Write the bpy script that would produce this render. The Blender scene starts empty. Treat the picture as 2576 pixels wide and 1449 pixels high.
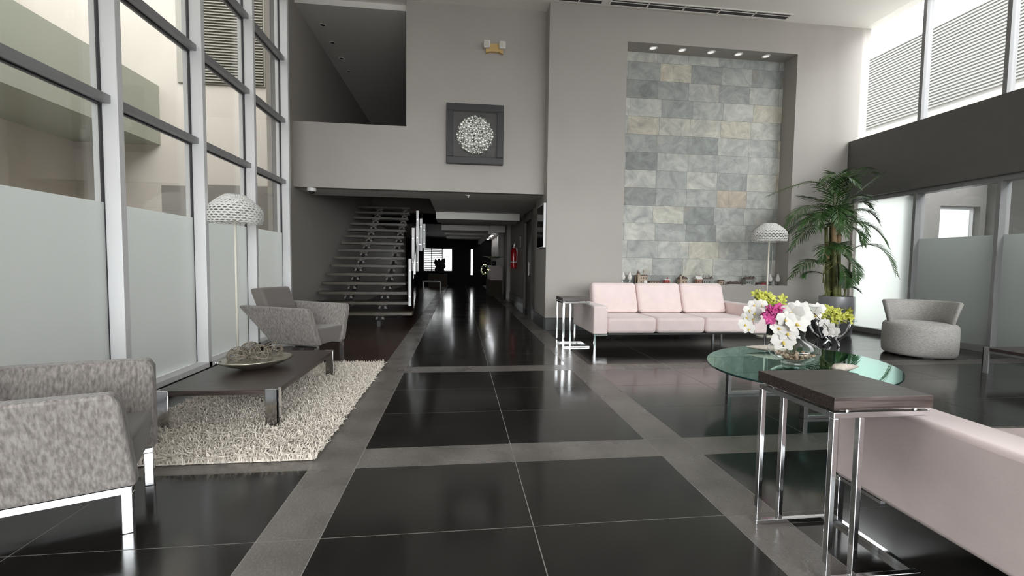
import bpy, bmesh, math, random
from mathutils import Vector, Matrix
PI = math.pi
random.seed(7)
C = bpy.context.scene.collection
scene = bpy.context.scene

# ------------------------------------------------------------------ camera
F_PX, YAW, PITCH, ROLL, CAM_H = 1119.5, -0.11867, 0.05383, 0.01276, 1.17
fw = Vector((math.sin(-YAW)*math.cos(PITCH), math.cos(YAW)*math.cos(PITCH), -math.sin(PITCH)))
rt0 = Vector((math.cos(YAW), math.sin(YAW), 0))
up0 = rt0.cross(fw)
rt = math.cos(ROLL)*rt0 + math.sin(ROLL)*up0
up = -math.sin(ROLL)*rt0 + math.cos(ROLL)*up0
cd = bpy.data.cameras.new('camera')
cam = bpy.data.objects.new('camera', cd); C.objects.link(cam)
cd.sensor_width = 36; cd.lens = F_PX/2576*36; cd.clip_start = 0.02; cd.clip_end = 200
M = Matrix((rt, up, -fw)).transposed().to_4x4(); M.translation = Vector((0, 0, CAM_H))
cam.matrix_world = M
scene.camera = cam

# ------------------------------------------------------------------ world, exposure
W = bpy.data.worlds.new('overcast_sky'); scene.world = W; W.use_nodes = True
wn = W.node_tree.nodes; wl = W.node_tree.links
bg = wn['Background']; bg.inputs[1].default_value = 1.0
# overcast sky, plus a bright lobe added behind the camera to light the room
SKY_REAR_LOBE = 11.0
wtc = wn.new('ShaderNodeTexCoord'); wsp = wn.new('ShaderNodeVectorMath'); wsp.operation = 'DOT_PRODUCT'
wsp.inputs[1].default_value = Vector((0.15, -0.93, 0.33)).normalized()
wl.new(wtc.outputs['Generated'], wsp.inputs[0])
wmr = wn.new('ShaderNodeMapRange'); wmr.inputs[1].default_value = 0.80; wmr.inputs[2].default_value = 1.0
wmr.inputs[3].default_value = 2.1; wmr.inputs[4].default_value = SKY_REAR_LOBE; wmr.interpolation_type = 'SMOOTHSTEP'
wl.new(wsp.outputs['Value'], wmr.inputs[0]); wl.new(wmr.outputs[0], bg.inputs[1])
bg.inputs[0].default_value = (0.97, 0.98, 1.0, 1)
scene.view_settings.view_transform = 'Standard'; scene.view_settings.look = 'None'
scene.view_settings.exposure = 0.86; scene.view_settings.gamma = 1.0
scene.cycles.max_bounces = 12; scene.cycles.transparent_max_bounces = 24
scene.cycles.diffuse_bounces = 6; scene.cycles.glossy_bounces = 5; scene.cycles.transmission_bounces = 8
scene.cycles.use_denoising = True
scene.cycles.sample_clamp_indirect = 6.0
scene.cycles.caustics_reflective = False; scene.cycles.caustics_refractive = False

# ------------------------------------------------------------------ materials
class NT:
    def __init__(s, name):
        s.m = bpy.data.materials.new(name); s.m.use_nodes = True
        s.t = s.m.node_tree; s.n = s.t.nodes; s.l = s.t.links
        s.b = s.n.get('Principled BSDF'); s.out = s.n.get('Material Output')
    def node(s, typ, **kw):
        n = s.n.new(typ)
        for k, v in kw.items():
            if k.startswith('i_'):
                key = k[2:]
                n.inputs[int(key) if key.isdigit() else key.replace('_', ' ')].default_value = v
            else: setattr(n, k, v)
        return n
    def link(s, a, b): s.l.new(a, b)
    def coord(s, scale=(1, 1, 1)):
        tc = s.node('ShaderNodeTexCoord'); mp = s.node('ShaderNodeMapping'); mp.inputs['Scale'].default_value = scale
        s.link(tc.outputs['Object'], mp.inputs['Vector']); return mp.outputs['Vector']
    def ramp(s, fac, stops):
        r = s.node('ShaderNodeValToRGB'); e = r.color_ramp.elements
        while len(e) < len(stops): e.new(0.5)
        for i, (p, c) in enumerate(stops):
            e[i].position = p; e[i].color = (*c, 1) if len(c) == 3 else c
        s.link(fac, r.inputs[0]); return r.outputs[0]
    def bump(s, h, strength=0.3, dist=0.01):
        b = s.node('ShaderNodeBump'); b.inputs['Strength'].default_value = strength; b.inputs['Distance'].default_value = dist
        s.link(h, b.inputs['Height']); s.link(b.outputs[0], s.b.inputs['Normal'])

def plain(name, col, rough=0.5, metal=0.0, var=0.0, vscale=6, bump=0.0, bscale=60, spec=0.5, coat=0.0, sheen=0.0):
    t = NT(name); b = t.b
    b.inputs['Base Color'].default_value = (*col, 1); b.inputs['Roughness'].default_value = rough
    b.inputs['Metallic'].default_value = metal; b.inputs['Specular IOR Level'].default_value = spec
    b.inputs['Coat Weight'].default_value = coat; b.inputs['Sheen Weight'].default_value = sheen
    v = t.coord()
    n = t.node('ShaderNodeTexNoise'); n.inputs['Scale'].default_value = vscale; n.inputs['Detail'].default_value = 4
    t.link(v, n.inputs['Vector'])
    if var > 0:
        lo = tuple(c*(1-var) for c in col); hi = tuple(min(1, c*(1+var)) for c in col)
        t.link(t.ramp(n.outputs[0], [(0.3, lo), (0.7, hi)]), b.inputs['Base Color'])
    if bump > 0:
        n2 = t.node('ShaderNodeTexNoise'); n2.inputs['Scale'].default_value = bscale; n2.inputs['Detail'].default_value = 3
        t.link(v, n2.inputs['Vector']); t.bump(n2.outputs[0], bump, 0.004)
    return t.m

def thin_glass(name, tint, refl0=0.05, refl1=0.7, power=4.0, gcol=(1, 1, 1), rough=0.0):
    t = NT(name); t.n.remove(t.b)
    lw = t.node('ShaderNodeLayerWeight'); lw.inputs[0].default_value = 0.5
    p = t.node('ShaderNodeMath', operation='POWER'); p.inputs[1].default_value = power
    t.link(lw.outputs['Facing'], p.inputs[0])
    ma = t.node('ShaderNodeMath', operation='MULTIPLY_ADD'); ma.inputs[1].default_value = refl1; ma.inputs[2].default_value = refl0
    t.link(p.outputs[0], ma.inputs[0])
    tr = t.node('ShaderNodeBsdfTransparent'); tr.inputs[0].default_value = (*tint, 1)
    gl = t.node('ShaderNodeBsdfGlossy'); gl.inputs[0].default_value = (*gcol, 1); gl.inputs['Roughness'].default_value = rough
    mx = t.node('ShaderNodeMixShader'); t.link(ma.outputs[0], mx.inputs[0]); t.link(tr.outputs[0], mx.inputs[1]); t.link(gl.outputs[0], mx.inputs[2])
    t.link(mx.outputs[0], t.out.inputs[0]); return t.m

def frosted(name, col, trans=0.75):
    t = NT(name); t.n.remove(t.b)
    tr = t.node('ShaderNodeBsdfTranslucent'); tr.inputs[0].default_value = (*col, 1)
    df = t.node('ShaderNodeBsdfDiffuse'); df.inputs[0].default_value = (*col, 1)
    mx = t.node('ShaderNodeMixShader'); mx.inputs[0].default_value = trans
    t.link(df.outputs[0], mx.inputs[1]); t.link(tr.outputs[0], mx.inputs[2])
    gl = t.node('ShaderNodeBsdfGlossy'); gl.inputs['Roughness'].default_value = 0.25
    lw = t.node('ShaderNodeLayerWeight'); p = t.node('ShaderNodeMath', operation='POWER'); p.inputs[1].default_value = 3
    t.link(lw.outputs['Facing'], p.inputs[0])
    ma = t.node('ShaderNodeMath', operation='MULTIPLY_ADD'); ma.inputs[1].default_value = 0.35; ma.inputs[2].default_value = 0.03
    t.link(p.outputs[0], ma.inputs[0])
    m2 = t.node('ShaderNodeMixShader'); t.link(ma.outputs[0], m2.inputs[0]); t.link(mx.outputs[0], m2.inputs[1]); t.link(gl.outputs[0], m2.inputs[2])
    t.link(m2.outputs[0], t.out.inputs[0]); return t.m

def emit(name, col, s):
    t = NT(name); t.b.inputs['Base Color'].default_value = (*col, 1)
    t.b.inputs['Emission Color'].default_value = (*col, 1); t.b.inputs['Emission Strength'].default_value = s; return t.m

def slate_mat():
    t = NT('slate_tiles'); b = t.b
    tc = t.node('ShaderNodeTexCoord'); sp = t.node('ShaderNodeSeparateXYZ'); t.link(tc.outputs['Object'], sp.inputs[0])
    def math_(op, a, bb=None):
        m = t.node('ShaderNodeMath', operation=op)
        for i, q in enumerate((a, bb)):
            if q is None: continue
            if isinstance(q, (int, float)): m.inputs[i].default_value = q
            else: t.link(q, m.inputs[i])
        return m.outputs[0]
    row0 = math_('DIVIDE', sp.outputs[2], 0.3285); row = math_('FLOOR', row0)
    wn1 = t.node('ShaderNodeTexWhiteNoise', noise_dimensions='1D'); t.link(row, wn1.inputs['W'])
    off = math_('MULTIPLY', math_('SUBTRACT', wn1.outputs[0], 0.5), 0.22)
    col0 = math_('ADD', math_('DIVIDE', sp.outputs[0], 0.614), off); col = math_('FLOOR', col0)
    cb = t.node('ShaderNodeCombineXYZ'); t.link(col, cb.inputs[0]); t.link(row, cb.inputs[1])
    wn2 = t.node('ShaderNodeTexWhiteNoise', noise_dimensions='3D'); t.link(cb.outputs[0], wn2.inputs[0])
    tile = t.ramp(wn2.outputs[0], [(0.0, (0.27, 0.285, 0.28)), (0.25, (0.40, 0.415, 0.40)), (0.5, (0.47, 0.48, 0.455)), (0.75, (0.54, 0.55, 0.52)), (0.92, (0.57, 0.56, 0.48)), (1.0, (0.50, 0.43, 0.35))])
    # per tile offset noise
    av = t.node('ShaderNodeVectorMath', operation='MULTIPLY_ADD'); av.inputs[1].default_value = (9, 9, 9)
    t.link(wn2.outputs[1], av.inputs[0]); t.link(tc.outputs['Object'], av.inputs[2])
    n1 = t.node('ShaderNodeTexNoise'); n1.inputs['Scale'].default_value = 3.5; n1.inputs['Detail'].default_value = 9; n1.inputs['Roughness'].default_value = 0.65; n1.inputs['Distortion'].default_value = 1.2
    t.link(av.outputs[0], n1.inputs['Vector'])
    n2 = t.node('ShaderNodeTexNoise'); n2.inputs['Scale'].default_value = 2.2; n2.inputs['Detail'].default_value = 4; t.link(av.outputs[0], n2.inputs['Vector'])
    mixc = t.node('ShaderNodeMix', data_type='RGBA', blend_type='MULTIPLY'); mixc.inputs[0].default_value = 0.8
    t.link(tile, mixc.inputs[6]); t.link(t.ramp(n1.outputs[0], [(0.30, (0.50, 0.50, 0.52)), (0.68, (1.18, 1.18, 1.13))]), mixc.inputs[7])
    mo = t.node('ShaderNodeMix', data_type='RGBA'); t.link(t.ramp(n2.outputs[0], [(0.62, (0, 0, 0)), (0.80, (0.5, 0.5, 0.5))]), mo.inputs[0])
    t.link(mixc.outputs[2], mo.inputs[6]); mo.inputs[7].default_value = (0.46, 0.34, 0.24, 1)
    # joints
    fr = math_('FRACT', row0); fc = math_('FRACT', col0)
    jr = math_('LESS_THAN', fr, 0.012); jc = math_('LESS_THAN', fc, 0.006); j = math_('MAXIMUM', jr, jc)
    mj = t.node('ShaderNodeMix', data_type='RGBA'); t.link(j, mj.inputs[0]); t.link(mo.outputs[2], mj.inputs[6]); mj.inputs[7].default_value = (0.13, 0.13, 0.12, 1)
    t.link(mj.outputs[2], b.inputs['Base Color'])
    b.inputs['Roughness'].default_value = 0.55
    h = math_('SUBTRACT', n1.outputs[0], math_('MULTIPLY', j, 0.6))
    h2 = math_('ADD', h, math_('MULTIPLY', wn2.outputs[0], 0.25))
    t.bump(h2, 0.8, 0.02)
    return t.m

def wood_mat(name, c1, c2, rough=0.3, scale=(2, 18, 18)):
    t = NT(name); v = t.coord(scale)
    n = t.node('ShaderNodeTexNoise'); n.inputs['Scale'].default_value = 3; n.inputs['Detail'].default_value = 6; n.inputs['Distortion'].default_value = 0.6
    t.link(v, n.inputs['Vector']); t.link(t.ramp(n.outputs[0], [(0.3, c1), (0.7, c2)]), t.b.inputs['Base Color'])
    t.b.inputs['Roughness'].default_value = rough; t.bump(n.outputs[0], 0.15, 0.003); return t.m

def bark_fabric(name, c1, c2, vs=(9, 9, 1.2), strength=0.6, detail=26):
    t = NT(name); v = t.coord(vs)
    n = t.node('ShaderNodeTexNoise'); n.inputs['Scale'].default_value = detail; n.inputs['Detail'].default_value = 2; n.inputs['Distortion'].default_value = 0.0
    t.link(v, n.inputs['Vector']); t.link(t.ramp(n.outputs[0], [(0.32, c1), (0.68, c2)]), t.b.inputs['Base Color'])
    t.b.inputs['Roughness'].default_value = 0.8; t.b.inputs['Sheen Weight'].default_value = 0.25; t.bump(n.outputs[0], strength, 0.006); return t.m

def granite(name, col, rough, speck, sbump):
    t = NT(name); v = t.coord()
    n = t.node('ShaderNodeTexNoise'); n.inputs['Scale'].default_value = 3; n.inputs['Detail'].default_value = 5; t.link(v, n.inputs['Vector'])
    n2 = t.node('ShaderNodeTexVoronoi'); n2.inputs['Scale'].default_value = 260; t.link(v, n2.inputs['Vector'])
    lo = tuple(c*0.72 for c in col); hi = tuple(c*1.3 for c in col)
    a = t.ramp(n.outputs[0], [(0.3, lo), (0.72, hi)])
    mx = t.node('ShaderNodeMix', data_type='RGBA', blend_type='ADD'); mx.inputs[0].default_value = speck
    t.link(a, mx.inputs[6]); t.link(t.ramp(n2.outputs['Color'], [(0.75, (0, 0, 0)), (1.0, (0.25, 0.24, 0.22))]), mx.inputs[7])
    t.link(mx.outputs[2], t.b.inputs['Base Color'])
    n3 = t.node('ShaderNodeTexNoise'); n3.inputs['Scale'].default_value = 1.7; n3.inputs['Detail'].default_value = 6; t.link(v, n3.inputs['Vector'])
    rr = t.node('ShaderNodeMapRange'); rr.inputs[3].default_value = rough*0.7; rr.inputs[4].default_value = rough*1.35
    t.link(n3.outputs[0], rr.inputs[0]); t.link(rr.outputs[0], t.b.inputs['Roughness'])
    if sbump > 0:
        n4 = t.node('ShaderNodeTexNoise'); n4.inputs['Scale'].default_value = 55; n4.inputs['Detail'].default_value = 2; t.link(v, n4.inputs['Vector'])
        t.bump(n4.outputs[0], sbump, 0.006)
    return t.m

m_wall = plain('taupe_paint', (0.40, 0.372, 0.344), 0.62, var=0.03, vscale=1.2, bump=0.06, bscale=90)
m_wall_dark = plain('charcoal_paint', (0.135, 0.130, 0.121), 0.6, var=0.03)
m_ceiling = plain('ceiling_paint', (0.86, 0.83, 0.79), 0.75)
m_tile = granite('black_granite', (0.017, 0.0155, 0.014), 0.13, 0.02, 0)
m_band = granite('grey_granite', (0.145, 0.131, 0.120), 0.27, 0.4, 0.2)
m_grout = plain('grout', (0.30, 0.285, 0.26), 0.6)
m_base = plain('black_baseboard', (0.018, 0.017, 0.018), 0.3)
m_slate = slate_mat()
m_alu = plain('white_aluminium', (0.70, 0.70, 0.71), 0.38, spec=0.5)
m_alug = plain('grey_aluminium', (0.30, 0.30, 0.305), 0.4, metal=0.2)
m_gasket = plain('gasket', (0.02, 0.018, 0.025), 0.5)
m_glass = thin_glass('clear_glass', (0.965, 0.975, 0.967), 0.035, 0.55, 4.5)
m_film = frosted('frosted_film', (0.93, 0.955, 0.955), 0.93)
m_film3 = frosted('shaded_frosted_film', (0.70, 0.725, 0.71), 0.90)  # frosted film copy, shade of the walled bays put into its colour
m_film2 = frosted('lit_frosted_film', (0.97, 1.0, 0.99), 0.97)  # frosted film copy, bright sky behind it put into its colour
m_chrome = plain('chrome', (0.80, 0.81, 0.83), 0.10, metal=1.0)
m_steel = plain('brushed_steel', (0.62, 0.63, 0.65), 0.25, metal=1.0)
m_wenge = wood_mat('wenge', (0.018, 0.011, 0.010), (0.085, 0.064, 0.058), 0.33, (1.5, 40, 40))
m_woodfloor = wood_mat('dark_wood', (0.020, 0.008, 0.006), (0.045, 0.020, 0.014), 0.25, (1, 14, 1))
m_tread = wood_mat('stair_wood', (0.05, 0.040, 0.032), (0.10, 0.082, 0.066), 0.4, (2, 20, 20))
m_pink = plain('pink_velvet', (0.84, 0.70, 0.685), 0.85, var=0.05, vscale=5, bump=0.10, bscale=180, sheen=0.35, spec=0.2)
m_taupe_f = bark_fabric('taupe_bark_fabric', (0.135, 0.117, 0.107), (0.285, 0.26, 0.244), (9, 9, 0.9), 0.8, 10)
m_taupe_s = bark_fabric('taupe_seat_fabric', (0.125, 0.110, 0.100), (0.175, 0.155, 0.142), (6, 6, 6), 0.15, 60)
m_silver_f = bark_fabric('silver_chenille', (0.30, 0.285, 0.265), (0.60, 0.58, 0.55), (3, 3, 26), 0.35, 14)
m_rug = plain('cream_shag', (0.60, 0.545, 0.48), 0.9, var=0.22, vscale=45)
m_white = plain('white_plastic', (0.80, 0.79, 0.77), 0.45)
m_cream = plain('cream_enamel', (0.74, 0.71, 0.62), 0.4)
m_vine = plain('dry_vine', (0.20, 0.168, 0.130), 0.6, var=0.35, vscale=25)
m_bowl = plain('antique_pewter', (0.42, 0.39, 0.32), 0.30, metal=0.9, var=0.15, vscale=8)
m_bowl_in = plain('bronze_inner', (0.13, 0.11, 0.085), 0.4, metal=0.7, var=0.2, vscale=10)
m_tglass = thin_glass('teal_table_glass', (0.40, 0.66, 0.60), 0.10, 0.85, 2.2, (0.74, 0.97, 0.91))
m_tedge = plain('glass_edge', (0.012, 0.045, 0.042), 0.08)
m_vglass = thin_glass('vase_glass', (0.96, 0.97, 0.96), 0.05, 0.75, 2.5)
m_pebble = plain('pebbles', (0.50, 0.38, 0.28), 0.5, var=0.4, vscale=30)
m_wpetal = plain('white_petal', (0.70, 0.68, 0.645), 0.6, var=0.06, vscale=20, sheen=0.2)
m_ypetal = plain('yellow_green_petal', (0.52, 0.53, 0.10), 0.55, var=0.3, vscale=30)
m_mpetal = plain('magenta_petal', (0.56, 0.075, 0.27), 0.55, var=0.3, vscale=30)
m_lip = plain('yellow_lip', (0.70, 0.52, 0.10), 0.5)
m_stem = plain('green_stem', (0.16, 0.20, 0.07), 0.5)
m_stem_d = plain('dark_stem', (0.09, 0.085, 0.05), 0.6)
m_cane = plain('palm_cane', (0.16, 0.17, 0.055), 0.5, var=0.35, vscale=12)
m_cane_t = plain('tan_cane', (0.42, 0.28, 0.15), 0.6, var=0.25, vscale=14)
m_leaf = plain('palm_leaf', (0.040, 0.105, 0.024), 0.34, var=0.5, vscale=5, spec=0.6)
m_pot = plain('silver_pot', (0.36, 0.365, 0.39), 0.28, metal=0.35, coat=0.3)
m_soil = plain('soil', (0.03, 0.022, 0.015), 0.9)
m_black = plain('black_plastic', (0.012, 0.012, 0.013), 0.35)
m_frame = plain('charcoal_frame', (0.032, 0.030, 0.032), 0.45)
m_ball = plain('silver_ball', (0.93, 0.93, 0.90), 0.30, metal=1.0)
m_tan = plain('yellowed_plastic', (0.60, 0.41, 0.17), 0.5)
m_lens = plain('lamp_lens', (0.62, 0.60, 0.53), 0.2)
m_red = plain('red_enamel', (0.50, 0.012, 0.018), 0.25, coat=0.4)
m_door = plain('brown_door', (0.085, 0.070, 0.066), 0.45)
m_shell = plain('shell', (0.78, 0.70, 0.61), 0.4, var=0.12, vscale=14)
m_beige = plain('beige_render', (0.44, 0.40, 0.352), 0.85, var=0.05, vscale=0.7)
m_parapet = plain('olive_grey_render', (0.30, 0.305, 0.25), 0.85, var=0.03, vscale=0.8)
m_louver = plain('louver_metal', (0.24, 0.225, 0.19), 0.5)
m_extgrey = plain('grey_render', (0.22, 0.209, 0.198), 0.85)
m_rib = plain('ribbed_cladding', (0.33, 0.33, 0.317), 0.6, var=0.05, vscale=1)
m_conc = plain('outdoor_paving', (0.80, 0.785, 0.76), 0.85)
m_skyglass = plain('blue_glazing', (0.30, 0.42, 0.46), 0.05, spec=1.0)
m_brick = plain('model_brick', (0.33, 0.17, 0.125), 0.7, var=0.4, vscale=60)
m_mtan = plain('model_stone', (0.42, 0.33, 0.25), 0.7, var=0.35, vscale=60)
m_mgrey = plain('model_grey', (0.27, 0.28, 0.26), 0.7, var=0.4, vscale=60)
m_mred = plain('model_red', (0.36, 0.035, 0.04), 0.5, var=0.2, vscale=60)
m_snow = plain('model_snow', (0.78, 0.78, 0.76), 0.7)
m_roofm = plain('model_roof', (0.14, 0.10, 0.09), 0.7, var=0.3, vscale=60)
m_mwin = plain('model_window', (0.05, 0.045, 0.04), 0.3)
m_led = emit('led', (0.95, 0.97, 1.0), 45)
m_lit = emit('spot_lens', (1.0, 0.97, 0.92), 0.35)
m_lit2 = emit('downlight_lens', (0.9, 0.95, 1.0), 40)
m_fairy = emit('fairy_light', (1.0, 0.75, 0.4), 5)
m_darkglass = plain('dark_glass', (0.010, 0.010, 0.012), 0.06, spec=0.7)
m_deskpink = plain('desk_panel', (0.30, 0.24, 0.24), 0.5)
m_greyleaf = plain('grey_green_leaf', (0.26, 0.30, 0.19), 0.5, var=0.2)
m_balu = thin_glass('balustrade_glass', (0.55, 0.56, 0.55), 0.05, 0.5, 4)
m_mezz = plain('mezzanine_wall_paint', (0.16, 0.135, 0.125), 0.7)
m_bracket = plain('stair_bracket', (0.17, 0.15, 0.135), 0.6)
m_carpet = plain('mezzanine_carpet', (0.10, 0.08, 0.07), 0.9)

# ------------------------------------------------------------------ mesh helpers
class MB:
    def __init__(s): s.v = []; s.f = []
    def add(s, vs, fs, M=None):
        o = len(s.v)
        s.v += [tuple(M @ Vector(v)) if M else tuple(v) for v in vs]
        s.f += [tuple(i+o for i in f) for f in fs]; return s
    def box(s, x0, x1, y0, y1, z0, z1, M=None):
        vs = [(x, y, z) for z in (z0, z1) for y in (y0, y1) for x in (x0, x1)]
        return s.add(vs, [(0, 2, 3, 1), (4, 5, 7, 6), (0, 1, 5, 4), (2, 6, 7, 3), (0, 4, 6, 2), (1, 3, 7, 5)], M)
    def hexa(s, b, t):   # bottom quad, top quad (ccw from above)
        return s.add(list(b)+list(t), [(3, 2, 1, 0), (4, 5, 6, 7), (0, 1, 5, 4), (1, 2, 6, 5), (2, 3, 7, 6), (3, 0, 4, 7)])
    def tube(s, pts, r, n=8, closed=False, cap=True):
        pts = [Vector(p) for p in pts]; k = len(pts); rs = r if isinstance(r, (list, tuple)) else [r]*k
        o = len(s.v); nrm = None
        for i, p in enumerate(pts):
            if closed: d = pts[(i+1) % k]-pts[i-1]
            else: d = pts[min(i+1, k-1)]-pts[max(i-1, 0)]
            d.normalize()
            if nrm is None: nrm = d.orthogonal().normalized()
            nrm = (nrm-d*nrm.dot(d))
            nrm = nrm.normalized() if nrm.length > 1e-6 else d.orthogonal().normalized()
            b = d.cross(nrm)
            for j in range(n):
                a = 2*PI*j/n; s.v.append(tuple(p+(nrm*math.cos(a)+b*math.sin(a))*rs[i]))
        for i in range(k if closed else k-1):
            i2 = (i+1) % k
            for j in range(n):
                j2 = (j+1) % n; s.f.append((o+i*n+j, o+i*n+j2, o+i2*n+j2, o+i2*n+j))
        if cap and not closed:
            s.f.append(tuple(o+j for j in reversed(range(n)))); s.f.append(tuple(o+(k-1)*n+j for j in range(n)))
        return s
    def lathe(s, prof, n=32, M=None, closed=False, sx=1, sy=1):
        vs = []; fs = []; k = len(prof)
        for (r, z) in prof:
            for j in range(n):
                a = 2*PI*j/n; vs.append((r*math.cos(a)*sx, r*math.sin(a)*sy, z))
        for i in range(k if closed else k-1):
            i2 = (i+1) % k
            for j in range(n):
                j2 = (j+1) % n; fs.append((i*n+j, i*n+j2, i2*n+j2, i2*n+j))
        if not closed:
            if prof[0][0] > 1e-5: fs.append(tuple(reversed(range(n))))
            if prof[-1][0] > 1e-5: fs.append(tuple((k-1)*n+j for j in range(n)))
        return s.add(vs, fs, M)
    def sphere(s, c, r, n=12, m=8, sc=(1, 1, 1)):
        prof = [(r*math.sin(PI*i/m), -r*math.cos(PI*i/m)) for i in range(m+1)]
        prof[0] = (1e-4, -r); prof[-1] = (1e-4, r)
        return s.lathe(prof, n, Matrix.Translation(c) @ Matrix.Diagonal((*sc, 1)))
    def quad(s, a, b, c, d): return s.add([a, b, c, d], [(0, 1, 2, 3)])
    def prism(s, poly, z0, z1, M=None):
        n = len(poly); vs = [(x, y, z0) for x, y in poly]+[(x, y, z1) for x, y in poly]
        fs = [tuple(reversed(range(n))), tuple(range(n, 2*n))]+[(i, (i+1) % n, (i+1) % n+n, i+n) for i in range(n)]
        return s.add(vs, fs, M)

def obj(name, mb, mat, parent=None, smooth=False, bevel=0, seg=2, subsurf=0, fix=True, auto=None):
    me = bpy.data.meshes.new(name); me.from_pydata(mb.v, [], mb.f)
    if fix and len(mb.f) < 60000:
        b = bmesh.new(); b.from_mesh(me); bmesh.ops.recalc_face_normals(b, faces=b.faces); b.to_mesh(me); b.free()
    me.materials.append(mat)
    if smooth:
        for p in me.polygons: p.use_smooth = True
    if auto: me.set_sharp_from_angle(angle=auto)
    o = bpy.data.objects.new(name, me); C.objects.link(o)
    if parent: o.parent = parent
    if bevel:
        md = o.modifiers.new('bevel', 'BEVEL'); md.width = bevel; md.segments = seg; md.limit_method = 'ANGLE'; md.angle_limit = 0.6
        if smooth: md.harden_normals = False
    if subsurf:
        md = o.modifiers.new('sub', 'SUBSURF'); md.levels = subsurf; md.render_levels = subsurf
    return o

def tag(o, label, cat, group=None):
    o['label'] = label; o['category'] = cat
    if group: o['group'] = group
    return o
def thing(name, label, cat, loc=(0, 0, 0), rz=0, group=None):
    o = bpy.data.objects.new(name, None); C.objects.link(o); o.empty_display_size = 0.1
    o.location = loc; o.rotation_euler = (0, 0, rz); return tag(o, label, cat, group)
def struct(name, mb, mat, parent=None, **kw):
    o = obj(name, mb, mat, parent, **kw)
    if parent is None: o['kind'] = 'structure'
    return o
def sroot(name, loc=(0, 0, 0)):
    o = bpy.data.objects.new(name, None); C.objects.link(o); o.location = loc; o['kind'] = 'structure'; return o
def copy_tree(o, parent=None):
    c = o.copy(); C.objects.link(c)
    if parent: c.parent = parent
    for ch in list(o.children): copy_tree(ch, c)
    return c
def plabel(o, s): o['label'] = s; return o

# ================================================================== ROOM SHELL
XL, XG, XR = -2.83, -2.67, 7.50        # left wall, left glazing, right glazing
YB, YH, YN, ZC = 7.75, 8.05, -4.2, 5.66  # niche wall, header wall, rear wall, ceiling

# floor: tiles, bands and grout as one structure mesh with three materials
def build_floor():
    g = 0.0022
    xs = [(-0.835, -0.578, 1), (-0.578, 0.338, 0), (0.338, 1.251, 0), (1.251, 1.517, 1)]
    x = 1.517
    while x < 7.6: xs.append((x, x+0.916, 0)); x += 0.916
    x = -0.835
    while x > -2.9: xs.append((x-0.913, x, 0)); x -= 0.913
    ys = []; y = 2.555
    for k in range(-4, 12):
        y0 = 2.555+k*2.222
        ys.append((y0, y0+0.266, 1 if y0 < 6 else 0))
        for i in range(3): ys.append((y0+0.266+i*0.652, y0+0.266+(i+1)*0.652, 0))
    vs = []; fs = []; mi = []
    def quad(x0, x1, y0, y1, z, m):
        o = len(vs); vs.extend([(x0, y0, z), (x1, y0, z), (x1, y1, z), (x0, y1, z)]); fs.append((o, o+1, o+2, o+3)); mi.append(m)
    quad(-3.2, 7.9, -5, 29, -0.0012, 2)
    for x0, x1, bx in xs:
        for y0, y1, by in ys:
            if y1 < -5 or y0 > 29: continue
            if x1 < -0.83 and y0 > 5.04: continue          # timber floor of the stair lobby
            if y0 > 8 and (x0 > 1.6): continue
            quad(x0+g, x1-g, y0+g, y1-g, 0, 1 if (bx or by) else 0)
    me = bpy.data.meshes.new('floor'); me.from_pydata(vs, [], fs)
    for m in (m_tile, m_band, m_grout): me.materials.append(m)
    me.polygons.foreach_set('material_index', mi)
    o = bpy.data.objects.new('floor', me); C.objects.link(o); o['kind'] = 'structure'
build_floor()
struct('floor_slab', MB().box(-3.2, 7.9, -5, 29, -0.2, -0.003), m_grout)
struct('floor_timber', MB().box(-2.83, -0.838, 5.05, 29, -0.002, 0.003), m_woodfloor)

# ceiling
struct('ceiling', MB().box(-2.9, 7.7, YN-0.2, YH+0.15, ZC, ZC+0.25), m_ceiling)

# niche wall (front face at YB) with the recess
wb = MB()
NX0, NX1, NZ0, NZ1, YS = 2.915, 6.175, 0.825, 5.10, 8.10
wb.box(1.52, NX0, YB, YS+0.15, 0, ZC).box(NX1, 7.65, YB, YS+0.15, 0, ZC)
wb.box(NX0, NX1, YB, YS+0.15, 0, NZ0).box(NX0, NX1, YB, YS+0.15, NZ1, ZC)
struct('wall_back', wb, m_wall)
sl = MB(); sl.box(NX0-0.002, NX1+0.002, 0, 0.06, NZ0-0.002, NZ1+0.002)
so = struct('wall_slate', sl, m_slate); so.location = (0, YS, 0)
# header wall above the corridor, with the mezzanine opening
wh = MB()
wh.box(-0.93, 1.52, YH, YH+0.18, 2.44, ZC).box(XL-0.05, -0.93, YH, YH+0.18, 2.44, 3.54)
struct('wall_header', wh, m_wall)
# floor deck behind the header
struct('ceiling_deck', MB().box(XL, 1.9, YH+0.18, 8.98, 2.44, 2.80), m_ceiling)
struct('ceiling_corridor', MB().box(-0.60, 2.2, 8.98, 29, 2.47, 2.80), m_ceiling)
# mezzanine room
struct('floor_mezzanine', MB().box(-0.60, 3.0, 8.98, 15.2, 3.0, 3.2).box(XL, 3.0, YH+0.18, 10.9, 3.0, 3.2), m_carpet)  # second slab extended over the stairs to keep light off them
struct('ceiling_mezzanine', MB().box(XL-0.1, 3.0, YH+0.15, 15.2, 5.56, 5.75), m_ceiling)
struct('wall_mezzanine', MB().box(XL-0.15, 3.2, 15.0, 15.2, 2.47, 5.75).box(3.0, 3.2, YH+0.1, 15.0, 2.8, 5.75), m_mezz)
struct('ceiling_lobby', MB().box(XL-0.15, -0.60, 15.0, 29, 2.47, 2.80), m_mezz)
struct('wall_corridor_end', MB().box(2.2, 2.4, 8.3, 29, 0, 2.8), m_mezz)
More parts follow.
